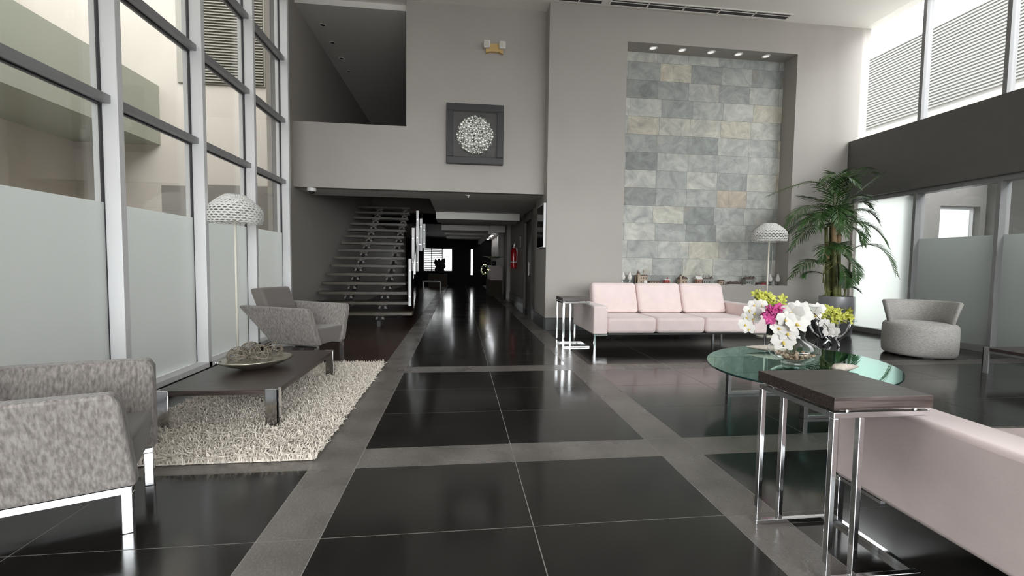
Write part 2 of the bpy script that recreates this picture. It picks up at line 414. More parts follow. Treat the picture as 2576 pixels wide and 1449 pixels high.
# left wall beyond the glazing
struct('wall_left', MB().box(XL-0.02, XL+0.02, 7.175, 29, 0, 5.75), m_wall)
struct('wall_outside', MB().box(XL-0.045, XL-0.02, 7.175, 29, 0, 9.5), m_beige)
# right corridor wall with door opening, pier return, pilasters
wr = MB()
struct('wall_pier', MB().box(1.52, 2.2, YS+0.15, 8.86, 0, 2.8), m_wall)
wr.box(1.72, 2.2, 8.86, 10.45, 0, 2.8).box(1.72, 2.2, 11.72, 29, 0, 2.8).box(1.72, 2.2, 10.45, 11.72, 2.62, 2.8)
struct('wall_corridor', wr, m_wall)
struct('trim_9', MB().box(1.60, 1.72, 15.0, 15.5, 0, 2.8), m_wall)
struct('trim_10', MB().box(1.56, 1.72, 17.2, 17.9, 0, 2.8), m_wall)
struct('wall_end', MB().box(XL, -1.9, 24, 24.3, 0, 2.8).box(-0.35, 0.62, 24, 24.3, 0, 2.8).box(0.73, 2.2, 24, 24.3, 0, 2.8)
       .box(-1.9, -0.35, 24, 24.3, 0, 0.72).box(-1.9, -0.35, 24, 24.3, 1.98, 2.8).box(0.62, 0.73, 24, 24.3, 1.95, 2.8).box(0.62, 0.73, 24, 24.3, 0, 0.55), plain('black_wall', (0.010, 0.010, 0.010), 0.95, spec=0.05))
# rear wall behind the camera: unseen glazed front, opening sized to light the room
rw = MB(); rw.box(XL-0.1, 7.7, YN-0.2, YN, 0, 0.12).box(XL-0.1, 7.7, YN-0.2, YN, 3.5, ZC).box(XL-0.1, -2.4, YN-0.2, YN, 0.12, 3.5).box(7.1, 7.7, YN-0.2, YN, 0.12, 3.5)
struct('wall_rear', rw, m_wall)
r = sroot('window_20', (-2.4, YN-0.1, 0.12))
struct('pane', MB().box(0, 9.5, -0.005, 0.005, 0, 3.38), m_glass, r)
fm = MB()
for k in range(8): fm.box(k*9.44/7, k*9.44/7+0.06, -0.05, 0.05, 0, 3.38)
for z in (2.3,): fm.box(0, 9.5, -0.04, 0.04, z, z+0.06)
struct('frame', fm, m_alu, r)
# baseboards
struct('baseboard_back', MB().box(1.505, 7.45, YB-0.015, YB, 0, 0.225), m_base, bevel=0.003)
struct('baseboard_pier', MB().box(1.50, 1.52, YB-0.015, 8.87, 0, 0.225).box(1.50, 1.72, 8.86, 8.875, 0, 0.225), m_base)
struct('baseboard_corridor', MB().box(1.70, 1.72, 8.875, 10.40, 0, 0.225).box(1.70, 1.72, 11.78, 15.0, 0, 0.225).box(1.58, 1.60, 14.98, 15.5, 0, 0.225).box(1.54, 1.56, 17.18, 17.9, 0, 0.225), m_base)
# corridor drop beams
for i, (y, z, d, x1) in enumerate(((11.6, 2.30, 1.1, 1.56), (15.4, 2.30, 1.3, 1.0), (18.3, 2.33, 1.0, 1.0), (21.0, 2.35, 1.0, 1.0))):
    struct('trim_%d' % (i+1), MB().box(-0.60, x1, y, y+d, z, 2.47), m_ceiling)
struct('trim_5', MB().box(1.05, 1.56, 15.3, 15.6, 2.24, 2.47), m_ceiling)
struct('trim_6', MB().box(1.0, 1.12, 15.6, 24, 2.2, 2.47), m_ceiling)

# ------------------------------------------------------------------ left glazing
ymul = [7.13+0.03]
while ymul[-1] > YN: ymul.append(ymul[-1]-1.133)
def left_bay(k, y0, y1, first):
    r = sroot('window_%d' % k, (XG, y0, 0)); w = y1-y0
    # mullion on the far side of the bay: deep fin
    struct('mullion', MB().box(-0.06, 0.12, w-0.03, w+0.03, 0.12, ZC), m_alu, r, bevel=0.004)
    struct('gasket', MB().box(-0.012, 0.012, w-0.037, w-0.03, 0.13, ZC).box(-0.012, 0.012, 0.03, 0.037, 0.13, ZC), m_gasket, r)
    t = MB(); g = MB()
    for z in (2.33, 3.235, 4.14, 5.05):
        t.box(-0.05, 0.075, 0.03, w-0.03, z, z+0.06); g.box(-0.012, 0.014, 0.03, w-0.03, z-0.012, z)
    struct('transom', t, m_alug, r, bevel=0.003)
    struct('transom_gasket', g, m_gasket, r)
    struct('pane', MB().box(-0.006, 0.006, 0.03, w-0.03, 0.12, ZC), m_glass, r)
    struct('frosted_film', MB().box(0.0065, 0.0085, 0.035, w-0.035, 0.13, 1.595), m_film, r)
    struct('sill', MB().box(-0.06, 0.125, -0.03, w+0.03, 0.07, 0.12), m_alu, r, bevel=0.003)
    struct('kerb', MB().box(-0.06, 0.10, -0.03, w+0.03, 0, 0.07), m_base, r)
for k in range(len(ymul)-1): left_bay(k+1, ymul[k+1], ymul[k], k == 0)

# ------------------------------------------------------------------ right glazing and band
ry = [7.70, 6.53, 5.38]
while ry[-1] > YN: ry.append(ry[-1]-1.15)
struct('trim_7', MB().box(7.30, 7.62, YN, YB, 2.47, 3.555), m_wall_dark, bevel=0.004)
for k in range(len(ry)-1):
    y1, y0 = ry[k], ry[k+1]; w = y1-y0
    r = sroot('window_%d' % (8+k), (XR, y0, 0))
    struct('mullion', MB().box(-0.10, 0.07, -0.025, 0.025, 0.09, 2.40), m_alug, r, bevel=0.003)
    struct('upper_mullion', MB().box(-0.06, 0.07, 0.02, 0.075, 3.555, ZC), m_alug, r, bevel=0.003)
    struct('gasket', MB().box(-0.012, 0.012, 0.03, 0.04, 0.09, 2.40).box(-0.012, 0.012, 0.077, 0.085, 3.56, ZC), m_gasket, r)
    struct('head_rail', MB().box(-0.10, 0.07, 0, w, 2.40, 2.47), m_alug, r, bevel=0.003)
    struct('sill', MB().box(-0.10, 0.07, 0, w, 0.0, 0.09), m_alug, r, bevel=0.003)
    struct('pane', MB().box(-0.006, 0.006, 0.025, w-0.025, 0.09, 2.40).box(-0.006, 0.006, 0.05, w, 3.555, ZC), m_glass, r)
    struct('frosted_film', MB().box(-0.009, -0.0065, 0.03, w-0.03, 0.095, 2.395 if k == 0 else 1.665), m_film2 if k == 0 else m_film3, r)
struct('trim_8', MB().box(7.44, 7.62, 7.70, YB+0.01, 0, 2.47), m_wall)

# ================================================================== OUTSIDE
struct('floor_outside', MB().box(-16, -2.84, -12, 14, -0.3, -0.02).box(7.58, 24, -22, 44, -0.3, -0.02), m_conc)
# left courtyard
XBm, YF = -6.5, 10.73
struct('wall_courtyard', MB().box(-12, -2.98, YF, YF+0.3, 0, 9.5), m_beige)
struct('wall_sky_blocker', MB().box(-12, -2.9, -2.3, -2.0, 0, 15), m_beige)  # unseen wall added to block the bright rear sky from the courtyard
struct('wall_parapet', MB().box(XBm-0.25, XBm, -12, YF, 3.67, 4.93).box(-12, XBm-0.25, -12, YF, 3.67, 3.95), m_parapet)
struct('wall_terrace', MB().box(-12, -9.4, -12, YF, 3.95, 7.0), m_beige)
struct('wall_undercroft', MB().box(-12, -8.2, -12, YF, -0.1, 3.67), m_beige)
r = sroot('window_30', (-9.4, 3.6, 3.96))
struct('frame', MB().box(0, 0.08, 0, 5.6, 2.3, 2.4).box(0, 0.08, 0, 0.1, 0, 2.4).box(0, 0.08, 5.5, 5.6, 0, 2.4).box(0, 0.08, 2.7, 2.8, 0, 2.4), m_louver, r)
struct('pane', MB().box(0.01, 0.03, 0.1, 5.5, 0, 2.3), m_skyglass, r)
lv = thing('louver_grille', 'grey horizontal louver grille on the beige wall outside the tall left windows', 'grille', (0, YF, 0))
fr = MB().box(-6.10, -4.30, -0.05, -0.001, 5.02, 9.3)
obj('backing', fr, m_louver, lv)
lb = MB()
for i in range(70):
    z = 5.05+i*0.06; lb.add([(-5.62, -0.05, z+0.05), (-4.32, -0.05, z+0.05), (-4.32, -0.10, z), (-5.62, -0.10, z), (-5.62, -0.05, z+0.058), (-4.32, -0.05, z+0.058), (-4.32, -0.10, z+0.008), (-5.62, -0.10, z+0.008)],
                          [(0, 1, 2, 3), (7, 6, 5, 4), (3, 2, 6, 7), (0, 4, 5, 1)])
obj('slats', lb, m_louver, lv, fix=False)
r = sroot('window_31', (0, YF, 0))
struct('pane', MB().box(-6.5, -5.95, -0.02, -0.001, 1.2, 2.80).box(-5.58, -3.9, -0.02, -0.001, 1.2, 2.84), plain('window_reflection_taupe', (0.20, 0.185, 0.165), 0.3), r)  # dark window; the wider brown panel paints a reflection in the glass
# right side
struct('wall_cladding', MB().box(22.0, 22.3, -20, 42, 7.6, 12.5), m_rib)
struct('wall_bounce', MB().box(22.0, 22.3, -20, 42, 0, 7.6), plain('bounce_white', (0.80, 0.80, 0.78), 0.8))  # unseen lower wall, made white to bounce light onto the frosted bay
rb = thing('ribbed_cladding', 'pale ribbed metal cladding outside the upper right windows', 'cladding', (21.97, 0, 0))
rm = MB()
for i in range(27): rm.box(-0.06, 0.029, -12, 36, 8.75+i*0.14, 8.82+i*0.14)
obj('ribs', rm, m_rib, rb, fix=False)
struct('wall_ledge', MB().box(21.4, 22.0, -20, 42, 7.75, 8.4), m_beige)
struct('wall_porch', MB().box(7.60, 8.00, 6.62, 6.80, 0, 3.2).box(8.77, 9.0, 6.62, 6.80, 0, 3.2).box(8.00, 8.77, 6.62, 6.80, 2.24, 3.2).box(8.0, 8.77, 6.62, 6.80, 0, 1.2)
       .box(8.88, 9.1, -6, 6.80, 0, 3.2), m_extgrey)
r = sroot('window_32', (8.0, 6.74, 1.2))
struct('pane', MB().box(0.03, 0.72, 0, 0.01, 0, 1.0), m_film2, r)
struct('frame', MB().box(0, 0.77, -0.02, 0.03, 1.0, 1.04).box(0.72, 0.77, -0.02, 0.03, 0, 1.0).box(0, 0.03, -0.02, 0.03, 0, 1.0), m_alu, r)
#__OBJECTS__
# ================================================================== FIXED FITTINGS
# niche downlights
for i, x in enumerate((3.45, 4.00, 4.56, 5.10, 5.65)):
    t = thing('recessed_spotlight', 'white round recessed spotlight in the soffit of the slate niche, %s' % ('leftmost of five', 'second from left', 'middle one of five', 'second from right', 'rightmost of five')[i], 'spotlight', (x, 7.90, NZ1), 0, 'spotlights over the slate niche')
    obj('trim_ring', MB().lathe([(0.075, -0.001), (0.078, -0.008), (0.058, -0.012), (0.055, -0.001)], 28, closed=True), m_white, t, smooth=True)
    obj('lens', MB().lathe([(0.001, -0.006), (0.055, -0.006), (0.055, -0.002), (0.001, -0.002)], 24), m_lit, t)
# ceiling linear diffusers
def vent(x0, x1, lab, n):
    t = thing('ceiling_vent', lab, 'vent', ((x0+x1)/2, 7.60, ZC), 0, 'slot vents in the ceiling along the back wall'); h = (x1-x0)/2
    obj('backing', MB().box(-h, h, -0.075, 0.075, -0.004, -0.001), m_frame, t)
    f = MB().box(-h-0.03, h+0.03, 0.075, 0.10, -0.012, -0.001).box(-h-0.03, h+0.03, -0.10, -0.075, -0.012, -0.001).box(-h-0.03, -h, -0.075, 0.075, -0.012, -0.001).box(h, h+0.03, -0.075, 0.075, -0.012, -0.001)
    f.box(-h, h, -0.03, -0.02, -0.012, -0.004)
    obj('frame', f, m_ceiling, t)
    for k in range(1, n): obj('divider', MB().box(-h+k*2*h/n-0.012, -h+k*2*h/n+0.012, -0.075, 0.075, -0.012, -0.004), m_ceiling, t)
vent(2.55, 5.83, 'long slot vent in the ceiling above the slate niche wall', 5)
vent(0.9+0.7, 2.39, 'shorter slot vent in the ceiling at the left end of the niche wall', 2)
# emergency light
t = thing('emergency_light', 'yellowed emergency light with two square lamp heads high on the wall', 'light', (0.59, YH, 4.93))
obj('housing', MB().prism([(-0.15, -0.08), (-0.08, -0.05), (0.08, -0.05), (0.15, -0.08), (0.15, 0.085), (-0.15, 0.085)], 0, 0.06, Matrix.Rotation(PI/2, 4, 'X')), m_tan, t, bevel=0.004)
for s in (-1, 1):
    h = obj('lamp_head', MB().box(s*0.135-0.055, s*0.135+0.055, -0.13, -0.055, -0.01, 0.11), m_white, t, bevel=0.014)
    obj('lens', MB().box(s*0.135-0.042, s*0.135+0.042, -0.137, -0.13, 0.002, 0.098), m_lens, h, bevel=0.006)
# wall art
t = thing('framed_wall_art', 'square dark framed box with a round cluster of silver balls on the wall', 'wall art', (0.263, YH, 3.435))
f = MB(); a, b = 0.50, 0.385
for x0, x1, z0, z1 in ((-a, a, b, a), (-a, a, -a, -b), (-a, -b, -b, b), (b, a, -b, b)): f.box(x0, x1, -0.11, -0.001, z0*1.03, z1*1.03)
obj('frame', f, m_frame, t, bevel=0.008)
obj('backboard', MB().box(-b, b, -0.012, -0.001, -b*1.03, b*1.03), m_frame, t)
obj('glazing', MB().box(-b, b, -0.100, -0.097, -b*1.03, b*1.03), thin_glass('picture_glass', (0.97, 0.97, 0.97), 0.06, 0.5), t)
rnd = random.Random(3); placed = []
k = 0
while len(placed) < 100 and k < 20000:
    k += 1
    r_ = rnd.choice((0.040, 0.036, 0.030, 0.026, 0.022)) if k < 9000 else 0.02
    ang = rnd.uniform(0, 2*PI); rr = 0.315*math.sqrt(rnd.random())
    x, z = rr*math.cos(ang), rr*math.sin(ang)*1.03
    if all((x-p[0])**2+(z-p[1])**2 > (0.80*(r_+p[2]))**2 for p in placed): placed.append((x, z, r_))
bg_ = MB()
for k in range(260):
    ang = k*2.399963; rr = 0.325*math.sqrt((k+0.5)/260)
    bg_.sphere((rr*math.cos(ang), -0.032, rr*1.03*math.sin(ang)), rnd.uniform(0.014, 0.021), 9, 6)
o = obj('small_balls', bg_, m_ball, t, smooth=True, fix=False); o['kind'] = 'stuff'
for x, z, r_ in placed: obj('ball', MB().sphere((x, -0.036-r_*0.7, z), r_, 14, 9), m_ball, t, smooth=True)
# dome camera
t = thing('dome_camera', 'small white dome security camera under the left end of the overhead wall', 'camera', (-2.55, 8.16, 2.44))
obj('housing', MB().lathe([(0.001, 0), (0.075, 0), (0.078, -0.03), (0.070, -0.055), (0.05, -0.06), (0.001, -0.06)], 28), m_white, t, smooth=True, auto=0.6)
obj('dome', MB().lathe([(0.048, -0.058), (0.044, -0.08), (0.028, -0.095), (0.001, -0.10)], 24), m_black, t, smooth=True)
# sprinkler / sensor under the header
tag(obj('ceiling_sensor', MB().lathe([(0.001, 2.44), (0.04, 2.44), (0.035, 2.425), (0.012, 2.42), (0.012, 2.40), (0.001, 2.40)], 20, Matrix.Translation((0.16, 8.45, 0))), m_white, smooth=True, auto=0.6), 'tiny white sensor under the overhead wall before the corridor', 'sensor')
# mezzanine downlights
for i, y in enumerate((8.88, 9.55, 10.24, 10.90)):
    t = thing('mezzanine_downlight', 'dim round downlight in the dark upper ceiling, %s from the front' % ('first', 'second', 'third', 'fourth')[i], 'downlight', (-2.60+0.05, y, 5.56), 0, 'downlights in the dark upper ceiling')
    obj('rim', MB().lathe([(0.06, -0.001), (0.062, -0.008), (0.045, -0.01), (0.043, -0.001)], 20, closed=True), m_ceiling, t, smooth=True)
    obj('can', MB().lathe([(0.001, -0.004), (0.043, -0.004), (0.043, -0.001), (0.001, -0.001)], 20), m_frame, t)
# glazed panel on the pier return
t = thing('glazed_wall_panel', 'dark glazed panel with a bright chrome edge on the side of the pier', 'panel', (1.52, 8.16, 1.86))
obj('panel_glass', MB().box(-0.03, -0.002, -0.34, 0.36, -0.37, 0.38), m_darkglass, t)
obj('edge_trim', MB().box(-0.045, -0.001, -0.37, -0.34, -0.385, 0.395).box(-0.034, -0.001, -0.34, 0.37, 0.38, 0.395).box(-0.034, -0.001, -0.34, 0.37, -0.385, -0.37), m_alu, t)

# corridor door
r = sroot('door_1', (1.72, 11.08, 0))
struct('frame', MB().box(-0.03, 0.2, -0.63, -0.55, 0, 2.60).box(-0.03, 0.2, 0.55, 0.63, 0, 2.60).box(-0.03, 0.2, -0.55, 0.55, 2.25, 2.60), m_door, r, bevel=0.004)
lf = struct('leaf', MB().box(0.03, 0.08, -0.55, 0.55, 0.005, 2.25), m_door, r)
struct('door_handle', MB().box(-0.06, -0.035, -0.42, -0.395, 0.90, 1.22).tube([(-0.04, -0.41, 0.96), (0.03, -0.41, 0.96)], 0.008).tube([(-0.04, -0.41, 1.16), (0.03, -0.41, 1.16)], 0.008), m_white, r)
# fire extinguisher
t = thing('fire_extinguisher', 'red fire extinguisher hung on the corridor wall past the brown door', 'fire extinguisher', (1.62, 13.25, 1.04))
obj('cylinder', MB().lathe([(0.001, 0), (0.085, 0), (0.09, 0.02), (0.09, 0.50), (0.075, 0.56), (0.03, 0.60), (0.03, 0.63), (0.001, 0.63)], 28), m_red, t, smooth=True, auto=0.7)
obj('valve', MB().box(-0.02, 0.02, -0.02, 0.02, 0.63, 0.68).box(-0.012, 0.012, -0.12, 0.03, 0.675, 0.70).box(-0.012, 0.012, -0.10, 0.03, 0.715, 0.735), m_steel, t)
hs = [(0, -0.03, 0.65)]+[(-0.02, 0.18-0.12*math.cos(a), 0.60+0.12*math.sin(a)) for a in [i*2*PI/16*0.93+0.4 for i in range(17)]]+[(-0.01, 0.12, 0.35), (0.0, 0.13, 0.28)]
obj('hose', MB().tube(hs, 0.014, 8), m_black, t, smooth=True)
obj('horn', MB().tube([(0.0, 0.13, 0.34), (0, 0.13, 0.14)], [0.03, 0.05], 12), m_black, t, smooth=True)
obj('label_band', MB().lathe([(0.0905, 0.17), (0.0905, 0.20), (0.0905, 0.20)], 28), m_white, t)
obj('bracket', MB().box(0.085, 0.10, -0.03, 0.03, 0.2, 0.6), m_steel, t)
tag(obj('light_switch', MB().box(1.705, 1.72, 12.50, 12.60, 1.65, 1.95), m_white, bevel=0.003), 'slim white plate on the corridor wall above the fire extinguisher', 'switch')
# corridor lights in a row
for i in range(7):
    y = 19.2+i*1.05
    t = thing('corridor_spotlight', 'small bright spotlight in the corridor ceiling row, %s from the front' % ('first', 'second', 'third', 'fourth', 'fifth', 'sixth', 'last')[i], 'spotlight', (1.48, y, 2.47), 0, 'bright spotlight row at the corridor right')
    obj('lens', MB().lathe([(0.001, -0.02), (0.06, -0.02), (0.06, -0.001), (0.001, -0.001)], 16), m_led, t)
    obj('rim', MB().lathe([(0.06, -0.001), (0.075, -0.001), (0.075, -0.022), (0.06, -0.022)], 16, closed=True), m_white, t)
for i, (x, y) in enumerate(((-0.15, 17.2), (-0.3, 20.0), (-0.35, 23.0))):
    t = thing('corridor_downlight', 'lit downlight in the corridor ceiling beside the stairs, %s from the front' % ('first', 'second', 'third')[i], 'downlight', (x, y, 2.47), 0, 'downlights along the corridor left')
    obj('lens', MB().lathe([(0.001, -0.012), (0.05, -0.012), (0.05, -0.001), (0.001, -0.001)], 16), m_lit2, t)
    obj('rim', MB().lathe([(0.05, -0.001), (0.065, -0.001), (0.065, -0.014), (0.05, -0.014)], 16, closed=True), m_white, t)

# far window of the corridor
r = sroot('window_40', (-1.9, 24.0, 0.72))
fm = MB().box(0, 0.05, 0, 0.08, 0, 1.26).box(1.50, 1.55, 0, 0.08, 0, 1.26).box(0, 1.55, 0, 0.08, 1.2, 1.26).box(0, 1.55, 0, 0.08, 0, 0.05).box(0.42, 0.47, 0, 0.08, 0, 1.26).box(0.98, 1.03, 0, 0.08, 0, 1.26)
struct('frame', fm, m_frame, r)
bl = MB()
for i in range(12): bl.box(0.06, 1.0, 0.02, 0.05, 0.09+i*0.093, 0.135+i*0.093)
struct('blind', bl, m_frame, r)
struct('pane', MB().box(0.03, 1.52, 0.10, 0.11, 0.03, 1.22), m_glass, r)
struct('window_41', MB().box(0.62, 0.73, 24.05, 24.06, 0.55, 1.95), m_glass)
tag(obj('foliage_plant', (lambda mb: [mb.tube([(0.25*math.cos(a)*q, 0.25*math.sin(a)*q, 0.4*q+0.3*math.sin(a*3)*q) for q in (0, .4, .8, 1)], [0.02, 0.12, 0.12, 0.01], 5) for a in [i*0.57 for i in range(22)]] and mb)(MB()), m_black), 'dark foliage plant silhouetted against the far corridor window', 'plant').location = (-0.95, 22.5, 0.735)
tag(obj('plinth', MB().box(-1.5, -0.6, 22.2, 22.8, 0.004, 0.62), m_soil), 'black plinth under the dark plant before the far window', 'plinth')
# reception desk and plant on it
t = thing('reception_desk', 'black reception desk with a pale pink panel at the far right of the corridor', 'desk', (1.35, 17.0, 0))
obj('body', MB().box(-0.26, 0.20, -1.0, 1.0, 0.0, 0.58), m_soil, t)
obj('upper_panel', MB().box(-0.22, 0.20, -1.0, 1.0, 0.58, 1.06), m_deskpink, t)
obj('counter', MB().box(-0.27, 0.20, -1.03, 1.03, 1.06, 1.10), m_black, t)
t = thing('leafy_plant', 'pale green broad-leaved plant on the reception desk counter', 'plant', (1.28, 16.6, 1.10))
obj('pot', MB().lathe([(0.001, 0), (0.08, 0), (0.1, 0.16), (0.09, 0.16), (0.08, 0.13), (0.001, 0.13)], 20), m_black, t, smooth=True)
rnd = random.Random(5)
for i in range(12):
    a = i*2.4; l = rnd.uniform(0.3, 0.46); lm = MB()
    pts = [Vector((l*q*math.cos(a), l*q*math.sin(a), 0.14+0.45*q-0.25*q*q)) for q in (0, .35, .6, .8, 1)]
    sd = Vector((-math.sin(a), math.cos(a), 0)); wd = (0.004, 0.01, 0.075, 0.07, 0.005); vs = []
    for p, w_ in zip(pts, wd): vs += [p-sd*w_, p+Vector((0, 0, 0.012)), p+sd*w_]
    fs = []
    for q in range(4):
        for c in (0, 1): fs.append((q*3+c, q*3+c+1, q*3+c+4, q*3+c+3))
    lm.add(vs, fs); o = obj('leaf', lm, m_greyleaf, t, smooth=True)
    md = o.modifiers.new('thick', 'SOLIDIFY'); md.thickness = 0.004
t = thing('fairy_light_wreath', 'small wreath twinkling with fairy lights beside the reception desk', 'decoration', (0.93, 16.4, 0.95))
ring = [(0.13*math.cos(i*2*PI/20), 0, 0.16*math.sin(i*2*PI/20)) for i in range(20)]
obj('ring', MB().tube(ring, 0.03, 6, closed=True), m_leaf, t)
for i in range(14):
    a = rnd.uniform(0, 2*PI); rr = rnd.uniform(0.09, 0.16)
    obj('bulb', MB().sphere((rr*math.cos(a), -0.035, 1.2*rr*math.sin(a)), 0.009, 6, 4), m_fairy, t)
t = thing('side_frame_table', 'low pale frame table in the dark past the stairs', 'table', (-1.05, 17.5, 0))
obj('top', MB().box(-0.35, 0.35, -0.2, 0.2, 0.44, 0.47), m_black, t)
for s in (-1, 1): obj('leg_frame', MB().tube([(s*0.32, -0.18, 0), (s*0.32, -0.18, 0.43), (s*0.32, 0.18, 0.43), (s*0.32, 0.18, 0)], 0.014, 6), m_white, t)

# ================================================================== STAIRS
st = thing('staircase', 'open-tread dark wooden staircase with chrome balustrade left of the corridor', 'staircase', (0, 0, 0))
xr = [-0.86, -0.95, -1.02, -1.08, -1.13, -1.17, -1.21, -1.25, -1.29]
NT_ = 15
for i in range(NT_):
    y = 8.36+0.29*i; z = 0.25+0.173*i; x1 = xr[i] if i < 9 else -1.32
    tr = obj('tread', MB().box(-2.70, x1, y, y+0.30, z-0.055, z), m_tread, st, bevel=0.004)
for xs_ in (-2.15, -1.45):
    p = [(8.30, 0.0), (8.30, 0.10), (8.36+0.29*NT_, 0.10+0.173*NT_), (8.36+0.29*NT_, -0.10+0.173*NT_), (8.55, 0.0)]
    obj('stringer', MB().add([(xs_-0.03, y, z) for y, z in p]+[(xs_+0.03, y, z) for y, z in p], [(4, 3, 2, 1, 0), (5, 6, 7, 8, 9)]+[(i, (i+1) % 5, (i+1) % 5+5, i+5) for i in range(5)]), m_frame, st)
    for i in range(NT_):
        y = 8.46+0.29*i; z = 0.25+0.173*i-0.057
        obj('tread_bracket', MB().prism([(xs_-0.09, y-0.04), (xs_+0.09, y-0.04), (xs_+0.09, y+0.10), (xs_-0.09, y+0.10)], z-0.012, z).box(xs_-0.02, xs_+0.02, y-0.02, y+0.06, z-0.07, z-0.01).add([(xs_-0.085, y-0.03, z-0.08), (xs_+0.085, y-0.03, z-0.08), (xs_+0.06, y-0.03, z-0.03), (xs_-0.06, y-0.03, z-0.03), (xs_-0.085, y-0.02, z-0.08), (xs_+0.085, y-0.02, z-0.08), (xs_+0.06, y-0.02, z-0.03), (xs_-0.06, y-0.02, z-0.03)], [(0, 1, 2, 3), (7, 6, 5, 4), (0, 4, 5, 1), (1, 5, 6, 2), (2, 6, 7, 3), (3, 7, 4, 0)]), m_bracket, st)
gx = -0.84
obj('glass_panel', MB().hexa([(gx-0.006, 8.42, 0.30), (gx+0.006, 8.42, 0.30), (gx+0.006, 10.4, 1.48), (gx-0.006, 10.4, 1.48)], [(gx-0.006, 8.42, 1.15), (gx+0.006, 8.42, 1.15), (gx+0.006, 10.4, 2.36), (gx-0.006, 10.4, 2.36)]), m_balu, st)
for bx, y, z0, z1 in ((-0.914, 8.50, 0.36, 1.245), (-0.900, 8.95, 1.01, 1.855), (-0.838, 9.15, 1.00, 1.895), (-0.875, 9.60, 1.50, 2.265), (-0.82, 9.80, 1.43, 2.12), (-0.79, 10.30, 1.50, 2.05)):
    gx = bx; b_ = obj('baluster', MB().box(gx-0.026, gx+0.026, y-0.008, y+0.008, z0, z1), m_alu, st, bevel=0.002)
    for q in (0.2, 0.75): obj('clamp', MB().tube([(gx, y-0.03, z0+q*(z1-z0)), (gx, y+0.02, z0+q*(z1-z0))], 0.014, 8), m_steel, b_)

# ================================================================== LEFT SEATING GROUP
def armchair(name, label, loc, rz):
    # local: front towards -y ... facing +y, origin at floor under the front edge centre
    t = thing(name, label, 'armchair', loc, rz, 'taupe armchairs by the tall windows')
    hw = 0.245
    for s in (-1, 1):
        th = 0.085
        def P(y, z, o): return (s*o, y, z)
        def sp(z): return hw+0.015+(z-0.20)*0.34
        prof = [(-0.60, 0.205), (0.012, 0.205), (0.014, 0.24), (-0.005, 0.60), (-0.03, 0.64), (-0.90, 0.655), (-0.915, 0.63)]
        vo = [P(y, z, sp(z)) for y, z in prof]; vi = [P(y, z, sp(z)-th) for y, z in prof]; n = len(prof)
        obj('armrest', MB().add(vo+vi, [tuple(range(n)), tuple(reversed(range(n, 2*n)))]+[(i, (i+1) % n, (i+1) % n+n, i+n) for i in range(n)]), m_taupe_f, t, smooth=True, bevel=0.022, seg=3, auto=0.7)
    obj('seat', MB().hexa([(-hw, -0.60, 0.205), (hw, -0.60, 0.205), (hw, -0.02, 0.205), (-hw, -0.02, 0.205)], [(-hw-0.01, -0.72, 0.36), (hw+0.01, -0.72, 0.36), (hw+0.01, -0.005, 0.395), (-hw-0.01, -0.005, 0.395)]), m_taupe_s, t, smooth=True, bevel=0.02, seg=3, auto=0.7)
    obj('backrest', MB().hexa([(-hw+0.01, -0.66, 0.21), (hw-0.01, -0.66, 0.21), (hw-0.01, -0.52, 0.21), (-hw+0.01, -0.52, 0.21)], [(-hw+0.005, -0.94, 0.835), (hw-0.005, -0.94, 0.835), (hw-0.005, -0.77, 0.855), (-hw+0.005, -0.77, 0.855)]), m_taupe_s, t, smooth=True, bevel=0.03, seg=3, auto=0.7)
    for s in (-1, 1):
        x = s*0.235
        obj('base_rail', MB().box(x-0.02, x+0.02, -0.62, 0.0, 0.172, 0.203), m_chrome, t, bevel=0.003)
        for y in (-0.02, -0.60): obj('leg', MB().box(x-0.02, x+0.02, y-0.02, y+0.02, 0, 0.174), m_chrome, t, bevel=0.003)
    obj('cross_rail', MB().box(-0.235, 0.235, -0.60, -0.57, 0.174, 0.200), m_chrome, t)
    return t
# facing (0.917,0.4): rotate +y onto it
def face(dx, dy): return math.atan2(-dx, dy)
armchair('armchair', 'taupe bark-textured armchair nearest the camera, cut by the left edge of the photo', (-1.48, 2.26, 0), face(0.917, 0.40))
armchair('armchair', 'taupe armchair on chrome legs between the rug and the stairs', (-1.515, 5.50, 0), face(0.94, -0.35))

# rug
def rug():
    rnd = random.Random(11); x0, x1, y0, y1 = -2.12, -0.83, 2.66, 5.08
    vs = []; fs = []
    MBr = MB(); MBr.box(x0+0.02, x1-0.02, y0+0.02, y1-0.02, 0.004, 0.014)
    vs = MBr.v; fs = MBr.f
    def strand(x, y):
        l = rnd.uniform(0.045, 0.085); a = rnd.uniform(0, 2*PI); lean = rnd.uniform(0.1, 1.0)*l
        ex = 0.0
        dx, dy = lean*math.cos(a), lean*math.sin(a); r = rnd.uniform(0.0032, 0.0052); b = rnd.uniform(0, PI)
        o = len(vs); pts = ((0, 0, 0.012, 1), (dx*0.35, dy*0.35, 0.012+l*0.55, 1.05), (dx, dy, 0.012+l*(0.95-0.35*(lean/l)), 0.55))
        for px, py, pz, q in pts:
            for j in range(3):
                t_ = b+j*2*PI/3; vs.append((x+px+r*q*math.cos(t_), y+py+r*q*math.sin(t_), pz+0.002*math.sin(t_)))
        for i in (0, 3):
            for j in range(3): fs.append((o+i+j, o+i+(j+1) % 3, o+i+3+(j+1) % 3, o+i+3+j))
        fs.append((o+6, o+7, o+8))
    N = 21000
    for _ in range(N): strand(rnd.uniform(x0, x1), rnd.uniform(y0, y1))
    m = MB(); m.v = vs; m.f = fs
    o = obj('shag_rug', m, m_rug, fix=False); tag(o, 'cream shag rug under the low dark coffee table by the left windows', 'rug')
rug()

